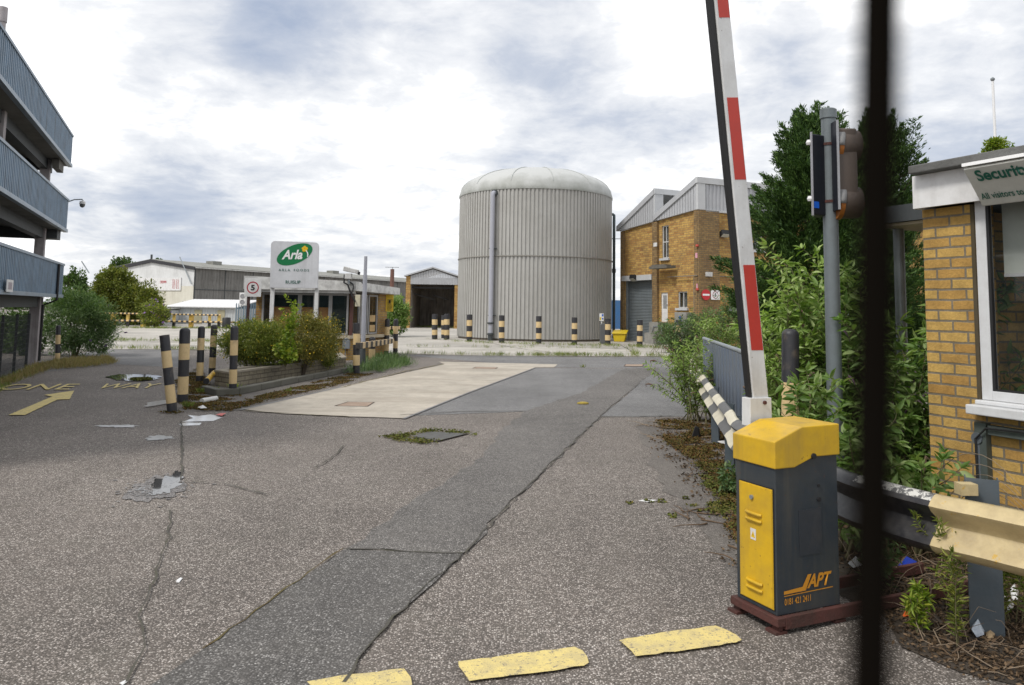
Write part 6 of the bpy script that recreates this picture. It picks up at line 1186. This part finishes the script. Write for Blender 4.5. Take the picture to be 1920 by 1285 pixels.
# grass and weeds nobody could count
BASEP = [(323, 774), (342, 757), (374, 718), (397, 708), (436, 743), (668, 703), (697, 682), (724, 672), (741, 666), (107, 681), (815, 637), (837, 638), (880, 641), (940, 644), (1010, 645), (1077, 647), (1139, 648), (1199, 650)]
GRS = leafmat('grass_blade', [(.08, .14, .02), (.16, .21, .04), (.30, .27, .10)], .7, .25); LITM = leafmat('dead_leaf', [(.03, .02, .012), (.08, .05, .025), (.18, .12, .07)], .9, 0); MSM = leafmat('moss_tuft', [(.05, .05, .012), (.11, .085, .02), (.13, .055, .02)], .95, 0); MSG = leafmat('moss_tuft_green', [(.05, .06, .012), (.10, .12, .02), (.14, .11, .03)], .95, 0)
def pin(poly, n, band=None):
    """n random pixels in a polygon, thrown on the ground"""
    out = []; us = [p[0] for p in poly]; vs_ = [p[1] for p in poly]
    gpoly = [gp(u, v).xy for u, v in poly]; xs = [p.x for p in gpoly]; ys = [p.y for p in gpoly]; k = 0
    while len(out) < n and k < n*60:
        k += 1; x = random.uniform(min(xs), max(xs)); y = random.uniform(min(ys), max(ys)); ins = False; j = len(gpoly)-1
        for i in range(len(gpoly)):
            a, b = gpoly[i], gpoly[j]
            if (a.y > y) != (b.y > y) and x < (b.x-a.x)*(y-a.y)/(b.y-a.y)+a.x: ins = not ins
            j = i
        if ins: out.append((x, y))
    return out
def cl_mask(pts, s=.6, thr=.5):
    """keep points in patches"""
    from mathutils import noise as mn
    return [p for p in pts if mn.noise(Vector((p[0]/s, p[1]/s, 3.3)))*.5+.5 > thr+random.uniform(-.08, .08)]
def tufts(name, pts, mat, L, per=14, W=.05, spread=.04, flat=False, up_=1.6, z=.0):
    P = []; D = []
    for x, y in pts:
        n = random.randint(per//2, per); s = random.uniform(.5, 1.4)
        for _ in range(n): P.append((x+random.gauss(0, spread)*s, y+random.gauss(0, spread)*s, z+.004)); D.append((random.gauss(0, 1), random.gauss(0, 1), random.uniform(.6, 2)*up_ if not flat else random.uniform(-.05, .5)))
    o = leaves(name, P, D, mat, L, W); o['kind'] = 'stuff'; return o
def online(uv, n, w):
    pts = [gp(u, v) for u, v in uv]; seg = [(b-a).length for a, b in zip(pts[:-1], pts[1:])]; T = sum(seg); out = []
    for _ in range(n):
        s = random.uniform(0, T); i = 0
        while i < len(seg)-1 and s > seg[i]: s -= seg[i]; i += 1
        p = pts[i].lerp(pts[i+1], min(1, s/seg[i])); out.append((p.x+random.gauss(0, w), p.y+random.gauss(0, w)))
    return out
g_ = []
for uv, n, w in (([(760, 665), (900, 668), (1100, 669), (1250, 670)], 110, .12), ([(850, 642), (1003, 648), (1150, 650)], 70, .2), ([(1000, 668), (1080, 668)], 30, .2), ([(760, 652), (1200, 655)], 30, .15), ([(1150, 650), (1260, 655)], 50, .4), ([(1195, 668), (1178, 655)], 14, .05), ([(200, 640), (430, 642)], 60, .3), ([(190, 616), (430, 617)], 170, .35),
                 ([(740, 612), (860, 616)], 90, .6), ([(200, 655), (400, 657)], 50, .15), ([(1230, 668), (1330, 690), (1350, 730)], 60, .2)): g_ += online(uv, n, w)
tufts('grass', g_, GRS, .20, 16, .06, .09)
tufts('grass', cl_mask(pin([(0, 722), (60, 690), (110, 678), (205, 672), (215, 684), (90, 697), (40, 712), (0, 728)], 900), .5, .35), DRY, .16, 12, .06, .06)
tufts('grass', pin([(-60, 745), (0, 710), (60, 690), (90, 690), (30, 715), (-40, 760)], 240), GRS, .10, 12, .08, .06)
tufts('grass', online([(672, 700), (700, 694), (735, 690), (755, 680)], 130, .22), GRL, .24, 18, .06, .1)
tufts('grass', online([(690, 690), (735, 672)], 60, .25), GRL, .30, 18, .06, .12)
tufts('moss_patch', [q for u, v in BASEP for q in [(gp(u, v).x+random.gauss(0, .10), gp(u, v).y+random.gauss(0, .07)) for _ in range(16)]], MSM, .03, 10, .8, .02, True, z=.01)
tufts('grass', [q for u, v in BASEP[9:] for q in [(gp(u, v).x+random.gauss(0, .2), gp(u, v).y+random.gauss(0, .1)) for _ in range(4)]], GRS, .12, 12, .06, .05)
for u, v, n in ((440, 738, 8), (352, 765, 9), (540, 736, 4), (1093, 690, 3), (375, 738, 8), (405, 735, 4)): tufts('weed_tuft', [gp(u+random.uniform(-4, 4), v).xy[:] for _ in range(n)], YGL if u == 440 else GRS, .22 if u in (440,) else .12, 12, .1, .03)
# moss and debris
def mossf(poly, n, mat, s=.5, thr=.5, L=.028, name='moss_patch', z=.012): tufts(name, cl_mask(pin(poly, n), s, thr), mat, L, 9, .8, .028, True, z=z)
mossf([(345, 770), (330, 715), (375, 690), (400, 745), (450, 752), (560, 726), (660, 700), (700, 702), (640, 722), (520, 748), (430, 772)], 5200, MSM, .45, .42)
mossf([(1235, 790), (1330, 790), (1385, 850), (1400, 1080), (1372, 1000), (1340, 900), (1250, 830)], 4200, MSM, .4, .47)
mossf([(1310, 870), (1385, 880), (1395, 1000), (1330, 960)], 700, MSG, .25, .5, .03)
tufts('moss_patch', online([(742, 823), (775, 814), (806, 809), (880, 813)], 90, .06)+online([(745, 824), (780, 830), (810, 831)], 90, .08)+online([(728, 821), (760, 818)], 50, .05), MSG, .03, 9, .8, .03, True, z=.014); tufts('moss_patch', online([(806, 809), (800, 812)], 20, .05)+online([(835, 812), (892, 818)], 14, .05), MSG, .03, 9, .8, .03, True, z=.014)
mossf([(248, 711), (284, 710), (280, 714.5), (250, 715)], 260, MSG, .5, .3, .04, z=.02)
tufts('dead_leaves', cl_mask(pin([(1230, 785), (1330, 790), (1390, 860), (1395, 1150), (1350, 1000), (1290, 900), (1215, 830)], 1000), .3, .45), LITM, .035, 4, .6, .05, True, z=.01)
for u, v in ((1215, 942), (1262, 968), (1290, 935), (1300, 950), (1310, 960), (1240, 940), (1180, 945), (1330, 900)): tufts('moss_patch', [gp(u+random.uniform(-5, 5), v+random.uniform(-3, 3)).xy[:] for _ in range(3)], MSG, .03, 12, .8, .015, True)
# bare soil with litter behind the barrier
sheet('soil_verge', G((1400, 1150), (1450, 1060), (1560, 1020), (1575, 900), (1730, 850), (1900, 900), (2300, 1050), (2300, 1300), (1960, 1300), (1800, 1262), (1690, 1215), (1660, 1160), (1560, 1110)), .006, SOIL, .05)
sheet('soil_verge', G((1395, 1040), (1385, 820), (1340, 720), (1300, 670), (1480, 670), (1700, 760), (1900, 890), (1573, 900), (1560, 1015)), .006, SOIL, .05)
tufts('dead_leaves', pin([(1570, 1040), (1720, 960), (1920, 1000), (2000, 1285), (1820, 1270), (1690, 1210), (1660, 1150)], 4200), LITM, .027, 5, .5, .05, True, z=.008)
tufts('dead_leaves', pin([(1400, 900), (1560, 880), (1700, 850), (1700, 980), (1420, 1030)], 700), LITM, .05, 5, .5, .06, True, z=.008)
def twigs(name, polys, n, lmin, lmax, mat, lift=.02, r=.004):
    mb = MB()
    for x, y in pin(polys, n):
        l = random.uniform(lmin, lmax); a = random.uniform(0, 6.28); up_ = random.uniform(0, lift); p = [Vector((x, y, .012))]; 
        for j in range(4): a += random.gauss(0, .35); q = p[-1]+Vector((math.cos(a)*l/4, math.sin(a)*l/4, up_*random.uniform(-.6, 1.2)*l)); q.z = max(.01, q.z); p.append(q)
        mb.tube(p, [r, r*.9, r*.7, r*.5, r*.3], 5)
    o = mb.build(name, mat, None, True); o['kind'] = 'stuff'; return o
TWG = paint('dry_twig', (.26, .20, .14), .9, (.1, .07, .05), .5, 20); TWD = paint('brown_twig', (.13, .085, .05), .9, (.06, .04, .03), .5, 20)
twigs('fallen_twigs', [(1210, 790), (1300, 780), (1330, 830), (1260, 840), (1205, 825)], 34, .15, .5, TWG, .08, .006)
twigs('fallen_twigs', [(1270, 960), (1380, 950), (1390, 1080), (1330, 1020)], 12, .15, .4, TWD, .05, .007)
twigs('fallen_twigs', [(1570, 1040), (1720, 960), (1920, 1000), (1960, 1260), (1820, 1260), (1690, 1200)], 100, .12, .4, TWG, .35, .0028)
twigs('fallen_twigs', [(1570, 1040), (1720, 960), (1920, 1000), (1960, 1260), (1820, 1260), (1690, 1200)], 120, .1, .3, TWD, .3, .0035)
twigs('fallen_twigs', [(1410, 900), (1700, 860), (1700, 980), (1420, 1020)], 60, .15, .5, TWG, .25, .003)
twigs('fallen_twigs', [(1840, 960), (1990, 960), (1990, 1100), (1850, 1050)], 6, .3, .6, TWG, .5, .0025)
# small plants at the barrier foot
leafy('small_weed', 'small bright green weed in the soil left of the grey barrier post', gp(1722, 1192), fan(7, .02, .06, .10, .24), YGL, .055, .25, .012, 'weed', .0, 0, side=0, srad=.003)
leafy('tall_thin_weed', 'tall feathery weed standing before the grey barrier post', gp(1795, 1215), [((0, 0, 0), (.03, 0, .62), 0), ((0, 0, 0), (-.03, .02, .5), 0), ((0, 0, 0), (.07, 0, .45), 0), ((0, 0, 0), (-.07, 0, .56), 0)], OLV, .05, .2, .018, 'weed', .0, 0, side=2.5, srad=.003)
leafy('tall_thin_weed', 'weeds with small flowers at the far right foot of the barrier', gp(1900, 1170), fan(9, .06, .14, .2, .5), OLV, .05, .25, .025, 'weed', .1, 0, side=3, srad=.003)
leafy('small_weed', 'green sprig on the verge left of the cabinet', gp(1378, 930), fan(8, .06, .14, .08, .2), GRL, .06, .35, .02, 'weed', .1, 0, side=2, srad=.003)
leafy('small_weed', 'leafy sprout under the black barrier rail', gp(1640, 1120), fan(8, .08, .2, .15, .4), GRL, .06, .3, .03, 'weed', .1, 0, side=2, srad=.003)
mb = MB(); b0 = HF.w(.3, -.5, 0)
for k_ in range(5): a = gp(1700+k_*25, 1010-k_*8); e_ = yp(1905+k_*9, 905+k_*22, 4.9-.1*k_); m_ = (a+e_)/2+Vector((0, 0, .75-.08*k_)); pts = [a*(1-s)**2+m_*2*s*(1-s)+e_*s*s for s in (i/12 for i in range(13))]; mb.tube([p-b0 for p in pts], [.004*(1-.6*i/12) for i in range(13)], 5)
tag(mb.build('bramble_stem', TWG, None, True, loc=b0), 'long dry arching stems crossing before the hut wall above the rail', 'stems')
# ================================================================ litter
def smear(name, cu, cv, ru, rv, label, mat):
    o = sheet(name, pblob(cu, cv, ru, rv, 30, .35, 0), .007, mat); del o['kind']; return tag(o, label, 'litter')
def flatbit(name, uvs, label, mat, z=.005, h=.002, cat='litter'):
    p = [gp(u, v) for u, v in uvs]; o = MB(); c_ = p[0]; n = len(p); vs = [(q.x-c_.x, q.y-c_.y, z+random.uniform(0, h)) for q in p]; cen = sum((Vector(q) for q in vs), Vector())/n+Vector((0, 0, h)); o.add([tuple(cen)]+vs, [(0, i+1, (i+1) % n+1) for i in range(n)]); return tag(o.build(name, mat, None, loc=(c_.x, c_.y, 0), solid=.002), label, cat)
PLW = plain('wet_white_plastic', (.70, .71, .72), .2); a = gp(378, 757); e_ = gp(405, 752); d = e_-a; r_ = .045
o = MB().cyl((0, 0, r_), tuple(d+Vector((0, 0, r_))), r_, r_, 18).build('plastic_tube', paint('tube_white', (.66, .66, .64), .5, (.3, .28, .25), .4, 9), None, True, loc=a); tag(o, 'white plastic tube lying on the road near the planter', 'tube')
a = gp(276, 765); e_ = gp(325, 757); d = (e_-a); n_ = Vector((-d.y, d.x, 0)).normalized(); o = MB().prism([(0, 0, .02), tuple(n_*.07+Vector((0, 0, .02))), tuple(n_*.07+Vector((0, 0, .028))), (0, 0, .028)], d).prism([(0, 0, .03), tuple(n_*.006+Vector((0, 0, .03))), tuple(n_*.006+Vector((0, 0, .085))), (0, 0, .085)], d).build('metal_angle', WHTD, None, loc=a); tag(o, 'pale metal angle strip lying left of the leaning bollard foot', 'metal strip')
a = gp(386, 731); e_ = gp(401, 716); d = e_-a; o = thing('fallen_post', 'broken yellow and black pipe lying at the left tip of the planter', 'pipe', a); MB().tube([(0, 0, .17), tuple(d+Vector((0, 0, .2)))], .055, 16).build('pipe', paint('pipe_yellow', (.6, .36, .03), .5, (.1, .05, .02), .5, 8), o, True); MB().cyl(tuple(-d*.02+Vector((0, 0, .169))), tuple(d*.04+Vector((0, 0, .172))), .057, n=16).build('open_end', BLKM, o, True)
flatbit('plastic_sheet', [(352, 779), (372, 781), (395, 778), (418, 783), (400, 790), (372, 791), (341, 792), (362, 785)], 'torn white plastic sheet flattened on the road before the slab', PLW)
flatbit('plastic_sheet', [(335, 796), (350, 793), (378, 794), (374, 798), (340, 799)], 'second smaller pale sheet just in front of the torn white one', PLW)
smear('white_smear', 298, 822, 26, 4, 'pale greyish dried smear left of the long crack', paint('smear', (.40, .40, .39), .6, (.2, .2, .2), .8, 9))
smear('white_smear', 222, 800, 32, 2.6, 'thin pale smear on the road left of the plastic sheets', paint('smear_pale', (.5, .5, .5), .6, (.2, .2, .2), .8, 9))
flatbit('paper_scrap', [(370, 768), (385, 765), (388, 769), (376, 771)], 'small crumpled black and white scrap near the white tube', WHT, h=.04)
flatbit('red_scrap', [(404, 781), (414, 778), (424, 778), (416, 783)], 'small pink red scrap touching the white plastic sheet', plain('scrap_red', (.55, .10, .08), .5), z=.026)
flatbit('paper_scrap', [(331, 1090), (338, 1085), (342, 1086), (336, 1094), (330, 1094)], 'small white leaf shaped scrap on the lower left road', WHT)
flatbit('paper_scrap', [(224, 1283), (236, 1277), (241, 1279), (230, 1287)], 'white scrap at the bottom left edge of the road', WHT)
flatbit('paper_scrap', [(659, 1143), (668, 1138), (675, 1141), (670, 1147), (661, 1147)], 'greyish chewing gum like scrap on the dark trench strip', WHTD)
flatbit('paper_scrap', [(1197, 940), (1212, 937), (1232, 939), (1215, 943)], 'white scrap on the verge left of the cabinet', WHT)
flatbit('paper_scrap', [(1345, 832), (1352, 829), (1375, 833), (1360, 838)], 'torn white wrapper below the striped crash barrier', WHT, h=.03)
flatbit('drink_carton', [(1822, 1196), (1828, 1175), (1846, 1178), (1846, 1198), (1832, 1202)], 'crushed silver blue carton at the foot of the barrier post', paint('carton', (.5, .55, .6), .4, (.1, .12, .2), .7, 20), h=.05)
flatbit('leaf_litter_scrap', [(1847, 1185), (1860, 1178), (1868, 1190), (1862, 1205), (1850, 1200)], 'tan dead leaf right of the crushed carton', paint('tan_leaf', (.42, .30, .17), .8), h=.02)
flatbit('plastic_wrapper', [(1683, 1064), (1700, 1058), (1720, 1065), (1700, 1075)], 'blue plastic wrapper in the litter under the barrier', plain('wrapper_blue', (.015, .05, .4), .4), h=.05)
flatbit('plastic_wrapper', [(1590, 1062), (1612, 1052), (1618, 1070), (1600, 1078)], 'clear pale wrapper beside the rusty frame rail', PLW, h=.05)
flatbit('plastic_wrapper', [(1690, 1160), (1700, 1155), (1710, 1158), (1700, 1164)], 'orange wrapper fragment in the dead leaves', plain('wrapper_orange', (.65, .12, .02), .5), h=.03)
for i, (u, v) in enumerate(((1880, 1130), (1893, 1148), (1903, 1120))): flatbit('paper_scrap', [(u-9, v), (u, v-9), (u+9, v-3), (u+6, v+9), (u-5, v+8)], ('white crumpled paper right of the barrier post', 'lower white crumpled paper at the far right of the barrier', 'topmost pale crumpled paper near the right edge of the soil')[i], WHT, h=.05)
a = gp(1303, 822); o = MB().prism([(-.05, 0, .01), (.07, 0, .01), (.05, 0, .13), (.0, 0, .16)], (.03, .08, 0)).build('black_debris', BLKM, None, loc=a, bevel=.01); tag(o, 'black plastic lump on the mossy verge before the crash barrier', 'debris')
a = gp(1093, 759); o = MB().lathe([(.05, 0), (.09, .02), (.085, .05), (.04, .065)], 12).build('yellow_lump', paint('lump', (.4, .3, .06), .9, (.1, .08, .02), .6, 20), None, loc=a); o.scale = (1.2, .5, .8); tag(o, 'small yellowish lump alone on the tarmac beyond the trench strip', 'debris')
